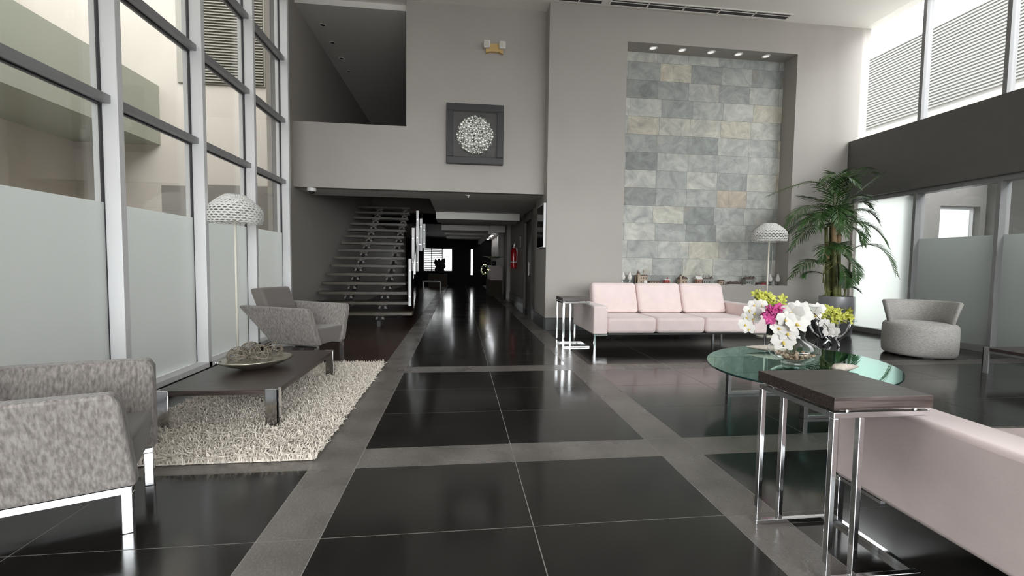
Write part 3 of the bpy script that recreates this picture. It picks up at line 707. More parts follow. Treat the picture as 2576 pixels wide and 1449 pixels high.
def low_table(loc, w, l, label, legmat, topmat):
    t = thing('low_coffee_table', label, 'coffee table', loc)
    H = 0.292
    obj('tabletop', MB().box(0.004, w-0.004, 0.004, l-0.004, H-0.035, H), topmat, t, bevel=0.002)
    for x in (0, 1):
        for y in (0, 1):
            X0 = 0 if x == 0 else w-0.085; Y0 = 0 if y == 0 else l-0.06
            m = MB()
            ye = 0 if y == 0 else l-0.012; xe = 0 if x == 0 else w-0.012
            m.box(X0, X0+0.085, ye, ye+0.012, 0, H+0.001); m.box(xe, xe+0.012, Y0, Y0+0.06, 0, H+0.001)
            obj('leg', m, legmat, t, bevel=0.002)
    return t
t = low_table((-1.985, 3.13, 0.012), 0.775, 1.38, 'low dark wood coffee table with flat chrome corner legs on the shag rug', m_chrome, m_wenge)
TZ = 0.012+0.292
# bowl: boat shaped oval dish
t = thing('oval_bowl', 'wide antique silver oval dish on the low dark table, holding vine balls', 'bowl', (-1.63, 3.80, TZ+0.001), math.radians(38))
prof = [(0.02, 0.0), (0.10, 0.0), (0.14, 0.012), (0.21, 0.035), (0.262, 0.060), (0.272, 0.070), (0.268, 0.078), (0.255, 0.078)]
obj('shell', MB().lathe(prof, 48, sy=0.78), m_bowl, t, smooth=True)
obj('inner_surface', MB().lathe([(0.256, 0.077), (0.21, 0.050), (0.15, 0.024), (0.08, 0.018), (0.001, 0.017)], 48, sy=0.78), m_bowl_in, t, smooth=True)
obj('tip_knob', MB().sphere((-0.282, 0, 0.076), 0.012, 10, 6).tube([(-0.282, 0, 0.076), (-0.25, 0, 0.07)], [0.008, 0.016], 8), m_steel, t, smooth=True)
rnd = random.Random(21)
Rb = Matrix.Rotation(math.radians(38), 3, 'Z')
for (lx, ly, lz, r_, lab) in ((-0.135, -0.02, 0.112, 0.080, 'grey twig ball at the left end of the silver dish'), (0.01, -0.065, 0.112, 0.086, 'largest grey twig ball at the front middle of the silver dish'), (-0.02, 0.095, 0.122, 0.080, 'grey twig ball behind the others in the silver dish'), (0.14, 0.05, 0.112, 0.078, 'loosely wound grey twig ball at the right end of the silver dish')):
    mb = MB(); nl = 8 if 'loose' in lab else 12
    for q in range(nl):
        ax = Vector((rnd.gauss(0, 1), rnd.gauss(0, 1), rnd.gauss(0, 1))).normalized(); u = ax.orthogonal().normalized(); v = ax.cross(u)
        off = rnd.uniform(-0.45, 0.45); rr = math.sqrt(1-off*off); ph = rnd.uniform(0, 6)
        pts = [(ax*off*(1+0.2*math.sin(2*a+ph))+u*rr*math.cos(a)+v*rr*math.sin(a)).normalized()*r_*rnd.uniform(0.93, 1.0) for a in [i*2*PI/18 for i in range(18)]]
        mb.tube(pts, rnd.uniform(0.0020, 0.0031), 5, closed=True)
    p = Rb @ Vector((lx, ly, 0))
    o = obj('vine_ball', mb, m_vine, smooth=True, fix=False); o.location = (-1.63+p.x, 3.80+p.y, TZ+lz)
    tag(o, lab, 'decorative ball', 'twig balls in the silver dish')

# floor lamps
def floor_lamp(label, loc, H):
    t = thing('floor_lamp', label, 'floor lamp', loc, 0, 'white perforated dome floor lamps')
    R = 0.272; h = 0.30; z0 = H-h
    prof = [(0.34, 1.0), (0.50, 0.90), (0.64, 0.80), (0.765, 0.70), (0.87, 0.60), (0.945, 0.51), (0.985, 0.42), (1.0, 0.33), (1.0, 0.25), (0.985, 0.165), (0.955, 0.08), (0.925, 0.0)]
    n = 30; mb = MB()
    def pt(row, ang):
        i = min(int(row), len(prof)-2); f = row-i
        r = prof[i][0]*(1-f)+prof[i+1][0]*f; z = prof[i][1]*(1-f)+prof[i+1][1]*f
        return (R*r*math.cos(ang), R*r*math.sin(ang), z0+h*z)
    rows = len(prof)-1
    for k in range(rows):
        for c in range(n):
            a0 = 2*PI*(c+0.5*(k % 2))/n; da = 2*PI/n
            hs_ = 0 if k == 0 else min(1, 0.35+0.65*k/6)
            wx, wy = 0.44*hs_, 0.34*hs_
            outer = [(0, 0), (.5, 0), (1, 0), (1, .5), (1, 1), (.5, 1), (0, 1), (0, .5)]
            if hs_ == 0:
                vs = [pt(k+v, a0+u*da) for u, v in outer]; mb.add(vs, [tuple(range(8))]); continue
            inner = [(.5+wx*(u-.5)*2*(0.62 if v != .5 and u != .5 else 1), .5+wy*(v-.5)*2*(0.72 if v != .5 and u != .5 else 1)) for u, v in outer]
            vs = [pt(k+v, a0+u*da) for u, v in outer]+[pt(k+v, a0+u*da) for u, v in inner]
            mb.add(vs, [(i, (i+1) % 8, (i+1) % 8+8, i+8) for i in range(8)])
    sh = obj('lamp_shade', mb, m_white, t, smooth=True)
    md = sh.modifiers.new('thick', 'SOLIDIFY'); md.thickness = 0.006
    obj('shade_cap', MB().lathe([(0.001, H), (R*0.34, H), (R*0.345, H-0.004), (0.001, H-0.005)], 30), m_white, t, smooth=True, auto=0.5)
    obj('pole', MB().tube([(0, 0, 0.02), (0, 0, H-0.02)], 0.0125, 14), m_cream, t, smooth=True)
    obj('base', MB().lathe([(0.001, 0), (0.135, 0), (0.14, 0.006), (0.135, 0.015), (0.03, 0.022), (0.001, 0.022)], 36), m_cream, t, smooth=True)
    obj('bulb_holder', MB().lathe([(0.013, z0+0.1), (0.04, z0+0.11), (0.045, z0+0.19), (0.013, z0+0.2)], 20), m_white, t, smooth=True)
    return t
floor_lamp('white perforated dome floor lamp by the left windows, behind the low dark table', (-2.38, 5.10, 0), 1.87)
floor_lamp('white perforated dome floor lamp behind the right end of the pink sofa', (5.17, 6.95, 0), 1.905)

# ================================================================== PINK SOFAS
def sofa(label, loc, rz):
    t = thing('sofa', label, 'sofa', loc, rz, 'pink velvet three-seat sofas'); Wd, D = 2.62, 1.12
    # local: x 0..W, front at y=0, back at y=D
    for x0 in (0, Wd-0.205):
        obj('armrest', MB().box(x0, x0+0.205, 0, D, 0.20, 0.60), m_pink, t, smooth=True, bevel=0.022, seg=3, auto=0.7)
    obj('back_panel', MB().box(0.205, Wd-0.205, D-0.16, D, 0.20, 0.62), m_pink, t, smooth=True, bevel=0.02, seg=3, auto=0.7)
    sw = (Wd-0.41)/3
    for k in range(3):
        x0 = 0.205+k*sw
        # seat cushion: front face drops to the base
        n = 8; mb = MB()
        def zc(u, v): return 0.405+0.040*(1-(2*u-1)**4)*(1-abs(2*v-1)**5)
        obj('seat_cushion', MB().hexa([(x0+0.004, 0.03, 0.205), (x0+sw-0.004, 0.03, 0.205), (x0+sw-0.004, D-0.17, 0.205), (x0+0.004, D-0.17, 0.205)], [(x0+0.004, 0.018, 0.432), (x0+sw-0.004, 0.018, 0.432), (x0+sw-0.004, D-0.17, 0.425), (x0+0.004, D-0.17, 0.425)]), m_pink, t, smooth=True, bevel=0.05, seg=5, auto=0.9)
        y0 = 0.66
        c = obj('back_cushion', MB().hexa([(x0+0.006, y0, 0.432), (x0+sw-0.006, y0, 0.432), (x0+sw-0.006, y0+0.24, 0.432), (x0+0.006, y0+0.24, 0.432)], [(x0+0.006, y0+0.17, 0.90), (x0+sw-0.006, y0+0.17, 0.90), (x0+sw-0.006, y0+0.35, 0.88), (x0+0.006, y0+0.35, 0.88)]), m_pink, t, smooth=True, bevel=0.055, seg=5, auto=0.9)
    obj('base_board', MB().box(0.10, Wd-0.10, 0.06, D-0.05, 0.183, 0.205), m_black, t)
    for x0 in (0.005, Wd-0.205):
        for y in (0.0, D-0.03):
            xe = x0+0.002 if x0 < 1 else Wd-0.032
            obj('leg', MB().box(xe, xe+0.028, y+0.006, y+0.03, 0, 0.185).box(x0, x0+0.20, y+0.006, y+0.03, 0.183, 0.199), m_chrome, t, bevel=0.002)
        obj('side_rail', MB().box(x0+0.01 if x0 < 1 else Wd-0.03, x0+0.03 if x0 < 1 else Wd-0.01, 0.03, 0.24, 0.185, 0.199), m_steel, t)
    obj('middle_leg', MB().box(Wd*0.82, Wd*0.82+0.03, D-0.5, D-0.47, 0, 0.185), m_steel, t)
    return t
sofa('pink velvet three-seat sofa against the slate niche wall, facing the camera', (1.868, 5.99, 0), 0)
sofa('pink velvet sofa in the near right corner, only its arm in view', (1.762+2.62*math.cos(math.radians(3)), 1.858-2.62*math.sin(math.radians(3)), 0), PI-math.radians(3))

# C-shaped side tables
def side_table(label, loc):
    t = thing('side_table', label, 'side table', loc, 0, 'chrome C-frame side tables beside the pink sofas'); w, d = 0.40, 0.405; b = 0.011
    obj('tabletop', MB().box(-0.004, w, -0.004, d+0.004, 0.658, 0.704), m_wenge, t, bevel=0.002)
    for y in (0.0, d-2*b):
        obj('side_frame', MB().box(0, w-0.005, y, y+2*b, 0.626, 0.648).box(0, w, y, y+2*b, 0, 0.022).box(0, 2*b, y, y+2*b, 0.022, 0.626).box(0.105, 0.105+2*b, y, y+2*b, 0.022, 0.626), m_chrome, t, bevel=0.003)
        for x in (0.06, 0.34): obj('spacer', MB().tube([(x, y+b, 0.648), (x, y+b, 0.658)], 0.008, 10), m_chrome, t)
    obj('base_rail', MB().box(w-0.022, w, 2*b, d-2*b, 0.001, 0.021), m_chrome, t)
    obj('top_rail', MB().box(0.0, 0.022, 2*b, d-2*b, 0.627, 0.647), m_chrome, t)
    return t
side_table('dark-topped chrome C-frame side table hugging the left arm of the far pink sofa', (1.445, 6.09, 0))
side_table('large dark-topped chrome C-frame side table in the near right, over the near sofa arm', (1.348, 1.432, 0))

# ================================================================== GLASS TABLE GROUP
GX, GY, GZ = 2.88, 3.444, 0.36
t = thing('glass_coffee_table', 'oval teal-tinted glass coffee table on a chrome frame', 'coffee table', (GX, GY, 0), math.radians(39.5))
Nn = 96; A, B = 0.918, 0.684
ed = [(A*math.cos(2*PI*i/Nn), B*math.sin(2*PI*i/Nn)) for i in range(Nn)]
gt = obj('glass_top', MB().add([(x, y, GZ) for x, y in ed]+[(x, y, GZ-0.014) for x, y in ed], [tuple(range(Nn)), tuple(reversed(range(Nn, 2*Nn)))]), m_tglass, t, fix=False)
plabel(gt, 'teal-tinted oval glass top')
rim = MB()
for i in range(Nn):
    j = (i+1) % Nn; rim.add([(*ed[i], GZ), (*ed[j], GZ), (*ed[j], GZ-0.014), (*ed[i], GZ-0.014), (ed[i][0]*1.001, ed[i][1]*1.001, GZ-0.002), (ed[j][0]*1.001, ed[j][1]*1.001, GZ-0.002)], [(0, 1, 5, 4), (4, 5, 2, 3)])
obj('glass_edge', rim, m_tedge, t, fix=False)
Ri = Matrix.Rotation(-math.radians(39.5), 4, 'Z') @ Matrix.Translation((-GX, -GY, 0))
def loopframe(x0, x1, y):
    w = 0.022; m = MB()
    m.box(x0, x0+0.035, y-w, y+w, 0, GZ-0.015, Ri).box(x1-0.035, x1, y-w, y+w, 0, GZ-0.015, Ri).box(x0+0.035, x1-0.035, y-w, y+w, 0, 0.025, Ri).box(x0+0.035, x1-0.035, y-w, y+w, GZ-0.035, GZ-0.015, Ri)
    return m
obj('leg_frame', loopframe(2.455, 3.25, 3.78), m_steel, t, bevel=0.002)
obj('leg_frame', loopframe(2.66, 3.30, 3.12), m_steel, t, bevel=0.002)
obj('center_rail', MB().box(2.86, 2.90, 3.142, 3.758, GZ-0.06, GZ-0.02, Ri), m_steel, t)
# vase
VX, VY = 2.795, 3.40
t = thing('glass_vase', 'clear glass vase with a round belly and flared neck on the glass table', 'vase', (VX, VY, GZ+0.001))
vp = [(0.075, 0.0), (0.088, 0.004), (0.090, 0.012), (0.080, 0.022), (0.125, 0.036), (0.178, 0.075), (0.195, 0.11), (0.185, 0.145), (0.14, 0.178), (0.092, 0.20), (0.076, 0.23), (0.078, 0.29), (0.092, 0.36), (0.120, 0.43), (0.155, 0.485), (0.162, 0.492)]
obj('glass_body', MB().lathe(vp, 48), m_vglass, t, smooth=True, fix=False)
obj('vase_foot', MB().lathe([(0.001, 0.002), (0.07, 0.002), (0.074, 0.014), (0.06, 0.02), (0.001, 0.02)], 36), m_vglass, t, smooth=True)
pb = MB(); rnd = random.Random(4)
for i in range(150):
    a = rnd.uniform(0, 2*PI); z = rnd.uniform(0.034, 0.082); rmax = 0.05+ (z-0.03)*2.1; r_ = rmax*math.sqrt(rnd.random())
    s_ = rnd.uniform(0.010, 0.017); pb.sphere((r_*math.cos(a), r_*math.sin(a), z+0.008), s_, 7, 5, (1, rnd.uniform(.6, 1), rnd.uniform(.5, .8)))
o = obj('pebbles', pb, m_pebble, smooth=True, fix=False); o.location = (VX, VY, GZ+0.001); tag(o, 'tan pebbles heaped inside the belly of the glass vase', 'pebbles'); o['kind'] = 'stuff'

def petal(mb, c, n, u, l, w, cup=0.15, tip=0.0, ang=0.0):
    n = n.normalized(); d = (u-n*u.dot(n)).normalized(); d = Matrix.Rotation(ang, 3, n) @ d; s_ = n.cross(d)
    rows = [(0.0, 0.14), (0.25, 0.72), (0.55, 1.0), (0.82, 0.78), (1.0, 0.16+tip)]; vs = []
    for q, ww in rows:
        zc = cup*l*math.sin(q*PI*0.6)
        for k in (-1, -0.5, 0, 0.5, 1):
            vs.append(c+d*(l*q)+s_*(w*ww*k*0.5)+n*(zc-cup*0.5*w*(k*k-0.3)*ww))
    fs = []
    for i in range(4):
        for k in range(4): fs.append((i*5+k, i*5+k+1, i*5+k+6, i*5+k+5))
    mb.add(vs, fs)
def blossom(parent, pos, nrm, size, mat, wide=True, lip=True):
    pos = Vector(pos); nrm = Vector(nrm).normalized(); u = Vector((0, 0, 1)); m = MB()
    if wide:
        for a in (0.0, 2.3, -2.3): petal(m, pos, nrm, u, size*0.62, size*0.40, 0.12, 0.1, a)
        for a in (1.25, -1.25): petal(m, pos+nrm*0.004, nrm, u, size*0.66, size*0.74, 0.10, 0.45, a)
    else:
        for a in (0, 1.26, 2.5, 3.77, 5.03): petal(m, pos, nrm, u, size*0.6, size*0.36, 0.35, 0.0, a)
    o = obj('blossom', m, mat, parent, smooth=True, fix=False)
    if lip:
        l = MB().sphere(pos+nrm*size*0.09-u*size*0.06, size*0.085, 8, 6, (1, 1, 1.2)); petal(l, pos+nrm*size*0.08, (nrm+u*0.6), -u, size*0.26, size*0.16, 0.3)
        obj('lip', l, m_lip, o, smooth=True, fix=False)
    return o
VT = Vector((VX, VY, GZ+0.09))
def spray(label, pts, size, mat, wide, lip, group, neck, dens=1, stem=m_stem, seed=1):
    rnd = random.Random(seed)
    base = Vector(pts[0]); t = thing('orchid_spray', label, 'flowers', (VX, VY, GZ+0.03), 0, group)
    org = Vector((VX, VY, GZ+0.03)); P = [Vector(p)-org for p in pts]
    nk = Vector(neck)-org; s0 = Vector((rnd.uniform(-.05, .05), rnd.uniform(-.05, .05), 0.06))
    path = [s0, s0*0.4+Vector((nk.x*0.25, nk.y*0.25, 0.20)), Vector((nk.x*0.6, nk.y*0.6, 0.38)), nk]+sorted(P, key=lambda p: (p-nk).length)[::max(1, len(P)//4)]
    sm = []
    for a, b in zip(path[:-1], path[1:]):
        for k in range(4): sm.append(a.lerp(b, k/4))
    sm.append(path[-1])
    for _ in range(2): sm = [sm[0]]+[(sm[i-1]+sm[i]*2+sm[i+1])/4 for i in range(1, len(sm)-1)]+[sm[-1]]
    obj('stem', MB().tube(sm, 0.0035, 6), stem, t, smooth=True, fix=False)
    for p in P:
        for k in range(dens):
            q = p+Vector((rnd.uniform(-1, 1), rnd.uniform(-1, 1), rnd.uniform(-1, 1)))*(0.022 if dens > 1 else 0.004)
            nr = Vector((-0.45+rnd.uniform(-.45, .45), -0.85, 0.12+rnd.uniform(-.35, .45))) if wide else Vector((rnd.uniform(-1, 1), -0.7+rnd.uniform(-.6, .6), rnd.uniform(-.5, 1)))
            blossom(t, q, nr, size*rnd.uniform(0.85, 1.12), mat, wide, lip and k == 0)
W1 = [(2.455, 3.36, 0.862), (2.395, 3.36, 0.862), (2.352, 3.36, 0.816), (2.40, 3.36, 0.794), (2.335, 3.36, 0.765), (2.392, 3.36, 0.745), (2.318, 3.36, 0.70), (2.345, 3.36, 0.664)]
W2 = [(2.60, 3.20, 0.815), (2.665, 3.22, 0.835), (2.70, 3.22, 0.775), (2.545, 3.2, 0.765), (2.615, 3.17, 0.728), (2.505, 3.22, 0.69), (2.565, 3.19, 0.650), (2.535, 3.2, 0.585)]
W3 = [(2.93, 3.45, 0.824), (3.001, 3.45, 0.811), (3.053, 3.45, 0.818), (3.019, 3.45, 0.76)]
W4 = [(3.059, 3.4, 0.705), (3.102, 3.4, 0.674), (3.145, 3.4, 0.637), (3.105, 3.4, 0.62)]
Y1 = [(2.517, 3.5, 0.928), (2.553, 3.5, 0.905), (2.589, 3.5, 0.925), (2.617, 3.5, 0.884), (2.654, 3.5, 0.891), (2.684, 3.5, 0.861), (2.726, 3.5, 0.888), (2.765, 3.5, 0.85), (2.703, 3.5, 0.837), (2.648, 3.5, 0.85), (2.581, 3.5, 0.878)]
Y2 = [(3.117, 3.5, 0.795), (3.165, 3.5, 0.812), (3.213, 3.5, 0.785), (3.157, 3.5, 0.754), (3.261, 3.5, 0.806), (3.234, 3.5, 0.746), (3.29, 3.5, 0.771), (3.337, 3.5, 0.746), (3.366, 3.5, 0.778), (3.324, 3.5, 0.715), (3.274, 3.5, 0.708), (3.216, 3.5, 0.715), (3.388, 3.5, 0.736)]
Y3 = [(2.9, 3.5, 0.847), (2.924, 3.5, 0.823)]
M1 = [(2.435, 3.26, 0.831), (2.468, 3.26, 0.846), (2.509, 3.26, 0.855), (2.544, 3.26, 0.836), (2.572, 3.26, 0.821), (2.429, 3.26, 0.798), (2.463, 3.26, 0.805), (2.496, 3.26, 0.814), (2.532, 3.26, 0.805), (2.559, 3.26, 0.798), (2.437, 3.26, 0.767), (2.472, 3.26, 0.773), (2.505, 3.26, 0.779), (2.458, 3.26, 0.748)]
OG = 'orchid sprays in the glass vase'
spray('white orchid spray drooping at the far left of the vase', W1, 0.078, m_wpetal, True, True, OG, (2.68, 3.38, 0.87), seed=2)
spray('large white orchid spray cascading down the front of the vase', W2, 0.122, m_wpetal, True, True, OG, (2.70, 3.33, 0.86), seed=3)
spray('white orchid spray lying over the right rim of the vase', W3, 0.10, m_wpetal, True, True, OG, (2.86, 3.42, 0.85), seed=4, stem=m_stem_d)
spray('small white orchid spray hanging below the right yellow flowers', W4, 0.075, m_wpetal, True, False, OG, (2.93, 3.42, 0.84), seed=5, stem=m_stem_d)
spray('yellow-green orchid spray above the magenta flowers at the left', Y1, 0.068, m_ypetal, False, False, OG, (2.74, 3.46, 0.87), dens=4, seed=6)
spray('yellow-green orchid spray reaching out to the right of the vase', Y2, 0.068, m_ypetal, False, False, OG, (2.92, 3.44, 0.85), dens=3, seed=7, stem=m_stem_d)
spray('tiny yellow-green orchid sprig standing at the middle of the vase', Y3, 0.055, m_ypetal, False, False, OG, (2.86, 3.46, 0.82), dens=3, seed=8)
spray('magenta orchid cluster at the left of the vase', M1, 0.062, m_mpetal, False, False, OG, (2.72, 3.42, 0.85), dens=4, seed=9)
# seashells
def shell(label, loc, rz, L, R_, ribs):
    t = tag(obj('seashell', (lambda mb: mb)(MB().lathe([(0.002, 0)]+[(R_*(0.12+0.88*math.sin(min(1, q*1.25)*PI/2))*(1+0.05*math.sin(q*ribs*2*PI))*(1 if q < 0.8 else 1-(q-0.8)*3.2), L*q) for q in [i/40 for i in range(1, 41)]], 20, Matrix.Translation((0, 0, R_*0.62)) @ Matrix.Rotation(PI/2, 4, 'Y') @ Matrix.Diagonal((0.62, 1, 1, 1)))), m_shell, smooth=True, fix=False), label, 'seashell', 'seashells on the glass table')
    t.location = loc; t.rotation_euler = (0, 0, rz)
shell('long pale ribbed seashell on the far side of the glass table, left of the vase', (2.78, 4.00, GZ+0.001), math.radians(-25), 0.34, 0.055, 9)
shell('pale curled seashell on the near side of the glass table, right of the vase', (3.17, 3.16, GZ+0.001), math.radians(190), 0.27, 0.05, 5)

# ================================================================== RIGHT SIDE
# chrome sculptural stand
t = thing('chrome_stand', 'sculptural chrome stand with criss-cross legs beside the palm pot', 'stand', (5.52, 6.05, 0))
for k in range(4):
    a = math.radians(20+90*k); ca, sa = math.cos(a), math.sin(a)
    def q(r, z, tw=0): return (r*math.cos(a+tw), r*math.sin(a+tw), z)
    lg = MB().tube([q(.30, .40), q(.285, .33), q(.26, .25), q(.20, .17), q(.14, .11)], [.014, .024, .022, .02, .016], 8)
    lg.tube([q(.14, .11), q(.17, .19, .45), q(.10, .12, .78), q(.14, .06, .3), q(.15, .0, .1)], [.016, .015, .014, .016, .02], 8)
    obj('leg', lg, m_chrome, t, smooth=True)
obj('glass_top', MB().lathe([(0.001, 0.40), (0.34, 0.40), (0.345, 0.406), (0.34, 0.412), (0.001, 0.412)], 40), m_vglass, t, smooth=True, auto=0.6)
# potted palm
pt_ = thing('potted_palm', 'tall areca palm in a silver-grey round pot in the far right corner', 'potted plant', (6.58, 7.06, 0))
org = Vector((6.58, 7.06, 0))
obj('pot', MB().lathe([(0.001, 0), (0.20, 0), (0.235, 0.05), (0.265, 0.25), (0.272, 0.45), (0.262, 0.68), (0.245, 0.685), (0.240, 0.66), (0.24, 0.60), (0.001, 0.60)], 44), m_pot, pt_, smooth=True, auto=0.7)
obj('soil', MB().lathe([(0.001, 0.635), (0.238, 0.62), (0.238, 0.60), (0.001, 0.60)], 30), m_soil, pt_)
CANES = [((6.45, 7.10, 0.62), (6.341, 7.1, 1.877), 0.034), ((6.54, 7.05, 0.62), (6.43, 7.05, 2.06), 0.040), ((6.66, 7.1, 0.62), (6.58, 7.1, 1.965), 0.036), ((6.54, 7.15, 0.62), (6.473, 7.15, 1.967), 0.03), ((6.38, 7.05, 0.62), (6.289, 7.05, 1.061), 0.012), ((6.74, 7.08, 0.62), (6.813, 7.05, 1.414), 0.014)]
for i, (a, b, r_) in enumerate(CANES):
    a = Vector(a)-org; b = Vector(b)-org; pts = [a.lerp(b, k/10) for k in range(11)]
    rs = [r_*(1.12-0.35*k/10)*(1.10 if k % 2 == 0 else 0.96) for k in range(11)]
    c = obj('cane', MB().tube(pts, rs, 10), m_cane, pt_, smooth=True)
    if i < 3:
        u0, u1 = (0.50, 0.78) if i == 0 else (0.62, 0.98) if i == 1 else (0.70, 0.85)
        obj('dry_sheath', MB().tube([a.lerp(b, u0+(u1-u0)*k/4)+Vector((0, -0.004, 0)) for k in range(5)], [r_*1.02, r_*1.1, r_*1.08, r_*1.03, r_*.9], 10), m_cane_t, c, smooth=True)
FR = [((6.336, 7.1, 2.371), (6.075, 7.025, 2.635), (5.17, 6.95, 2.387)), ((6.385, 7.15, 2.304), (6.193, 7.25, 2.388), (5.989, 7.35, 2.445)), ((6.296, 7.1, 2.144), (5.876, 7.0, 2.202), (5.412, 6.9, 1.807)), ((6.266, 7.05, 1.871), (5.898, 6.9, 1.851), (5.417, 6.75, 1.478)), ((6.302, 7.1, 2.027), (5.94, 7.15, 1.968), (5.677, 7.2, 1.69)), ((6.305, 7.05, 1.178), (5.979, 6.925, 1.297), (5.474, 6.8, 0.999)), ((6.341, 7.1, 1.06), (6.181, 7.2, 1.098), (6.154, 7.3, 1.011)), ((6.408, 7.05, 2.447), (6.311, 6.875, 2.748), (5.859, 6.7, 2.544)), ((6.666, 7.05, 2.312), (6.882, 6.9, 2.58), (7.022, 6.75, 2.756)), ((6.556, 7.1, 2.521), (6.843, 7.15, 2.845), (7.14, 7.1, 2.917)), ((6.676, 7.05, 2.148), (6.918, 6.925, 2.16), (7.052, 6.8, 1.949)), ((6.625, 7.0, 1.937), (6.883, 6.8, 1.892), (7.03, 6.6, 1.552)), ((6.578, 6.95, 1.408), (6.865, 6.675, 1.552), (6.98, 6.4, 1.122)), ((6.548, 6.95, 1.407), (6.617, 6.825, 1.272), (6.596, 6.7, 0.953)), ((6.606, 7.0, 1.875), (6.691, 6.85, 1.811), (6.682, 6.7, 1.583)), ((6.708, 7.1, 0.832), (6.806, 7.025, 0.844), (6.906, 6.95, 0.772)), ((6.375, 7.0, 1.951), (6.0, 6.8, 2.121), (5.769, 6.6, 1.805)), ((6.45, 7.0, 1.953), (6.363, 6.8, 2.164), (6.401, 6.6, 1.948)), ((6.413, 7.0, 1.952), (6.205, 6.75, 2.186), (6.032, 6.5, 1.772)), ((6.435, 6.95, 1.406), (6.119, 6.775, 1.543), (5.853, 6.6, 1.293)), ((6.435, 6.95, 1.406), (6.253, 6.725, 1.583), (6.234, 6.5, 1.33)), ((6.508, 7.1, 1.894), (6.17, 7.25, 2.109), (5.992, 7.4, 1.978)), ((6.496, 7.05, 2.368), (6.431, 6.825, 2.664), (6.44, 6.6, 2.495)), ((6.55, 7.1, 2.24), (6.884, 7.1, 2.408), (7.157, 7.05, 2.399)), ((6.33, 7.0, 2.086), (5.953, 6.825, 2.057), (5.495, 6.65, 1.803)), ((6.481, 6.95, 1.27), (6.487, 6.825, 1.068), (6.402, 6.7, 0.872)),
      ((6.45, 7.05, 2.0), (6.55, 6.85, 2.35), (6.72, 6.6, 2.30)), ((6.45, 7.05, 2.0), (6.30, 6.9, 2.40), (6.10, 6.7, 2.42)), ((6.5, 7.05, 2.02), (6.75, 6.95, 2.30), (6.98, 6.9, 2.22)), ((6.43, 7.0, 1.9), (6.50, 6.75, 2.02), (6.55, 6.5, 1.72)), ((6.43, 7.0, 1.95), (6.28, 6.75, 2.02), (6.22, 6.55, 1.70)), ((6.5, 7.0, 2.3), (6.62, 6.8, 2.68), (6.86, 6.7, 2.74))]
rnd = random.Random(8)
canetops = [Vector(b) for a, b, r_ in CANES]
for fi, (p0, p1, p2) in enumerate(FR):
    p0, p1, p2 = (Vector(p)-org for p in (p0, p1, p2))
    ctrl = p1*2-(p0+p2)*0.5; N = 30
    if fi == 0: ctrl = ctrl
    pts = [p0*(1-q)**2+ctrl*2*q*(1-q)+p2*q*q for q in [i/N for i in range(N+1)]]
    # petiole from the nearest cane top
    ct = min(canetops, key=lambda c: (c-org-p0).length+(0.6 if c.z-0.1 > p0.z+0.35 else 0))-org
    base = ct if ct.z < p0.z+0.02 else ct*1.0
    if ct.z > p0.z: base = Vector((ct.x, ct.y, p0.z-0.15))
    L = sum((pts[i+1]-pts[i]).length for i in range(N))
    m = MB(); leafl = min(0.40, 0.18+0.20*L)
    upv = Vector((0, 0, 1))
    for i in range(2, N+1):
        q = i/N; d = (pts[i]-pts[i-1]).normalized(); side = d.cross(upv)
        if side.length < 0.05: side = Vector((1, 0, 0))
        side.normalize(); nu = side.cross(d).normalized()
        ll = leafl*(0.55+0.9*math.sin(PI*min(1, q*0.95+0.12)))*0.72*(1-0.35*q)
        for s_ in (-1, 1):
            dirv = (d*(0.62+0.5*q)+side*s_*(0.95-0.35*q)+nu*0.22).normalized()
            droop = Vector((0, 0, -1))*rnd.uniform(0.22, 0.5)
            w_ = 0.0105*(1-0.25*q); a = pts[i]+d*rnd.uniform(-0.01, 0.01)
            wv = (d-dirv*d.dot(dirv)).normalized()
            rowsq = [(0, .35), (.3, 1), (.65, .85), (1, .05)]; vs = []
            for t_, ww in rowsq:
                c = a+dirv*ll*t_+droop*ll*t_*t_
                vs += [c-wv*w_*ww, c+nu*(-0.003*ww), c+wv*w_*ww]
            fs = []
            for k in range(3):
                for c_ in (0, 1): fs.append((k*3+c_, k*3+c_+1, k*3+c_+4, k*3+c_+3))
            m.add(vs, fs)
    fo = obj('frond', m, m_leaf, pt_, smooth=True, fix=False)
    obj('leaf_stalk', MB().tube([base, base.lerp(p0, 0.5)+Vector((0, 0, 0.02)), p0]+pts[1:], [0.010, 0.009, 0.008]+[0.007*(1-i/N*0.75) for i in range(1, N+1)], 6), m_cane, fo, smooth=True, fix=False)

# barrel swivel chair
t = thing('barrel_chair', 'round silver-grey chenille tub chair with a low flared back by the right windows', 'chair', (6.27, 5.36, 0), face(-0.64, -0.77))
R0 = 0.40
obj('seat', MB().lathe([(0.001, 0.02), (R0*0.93, 0.02), (R0*0.985, 0.05), (R0, 0.12), (R0, 0.36), (R0*0.985, 0.41), (R0*0.93, 0.438), (R0*0.7, 0.45), (0.001, 0.455)], 56), m_silver_f, t, smooth=True)
bk = MB(); vs = []; fs = []; na = 36
for i in range(na+1):
    a = PI*1.5-math.radians(104)+math.radians(208)*i/na
    e = min(i, na-i)/3.0; sh = 1.0
    for (r_, z) in ((0.28, 0.44), (0.345, 0.71), (0.362, 0.735), (0.40, 0.735), (0.412, 0.715), (0.345, 0.44)):
        if min(i, na-i) == 0: r_ = 0.3825*0.5+r_*0.5 if z > 0.5 else 0.3325*0.5+r_*0.5
        vs.append((r_*math.cos(a), r_*math.sin(a), z))
for i in range(na):
    for k in range(6): fs.append((i*6+k, i*6+(k+1) % 6, (i+1)*6+(k+1) % 6, (i+1)*6+k))
fs += [tuple(range(6)), tuple(reversed(range(na*6, na*6+6)))]
bk.add(vs, fs); obj('backrest', bk, m_silver_f, t, smooth=True)
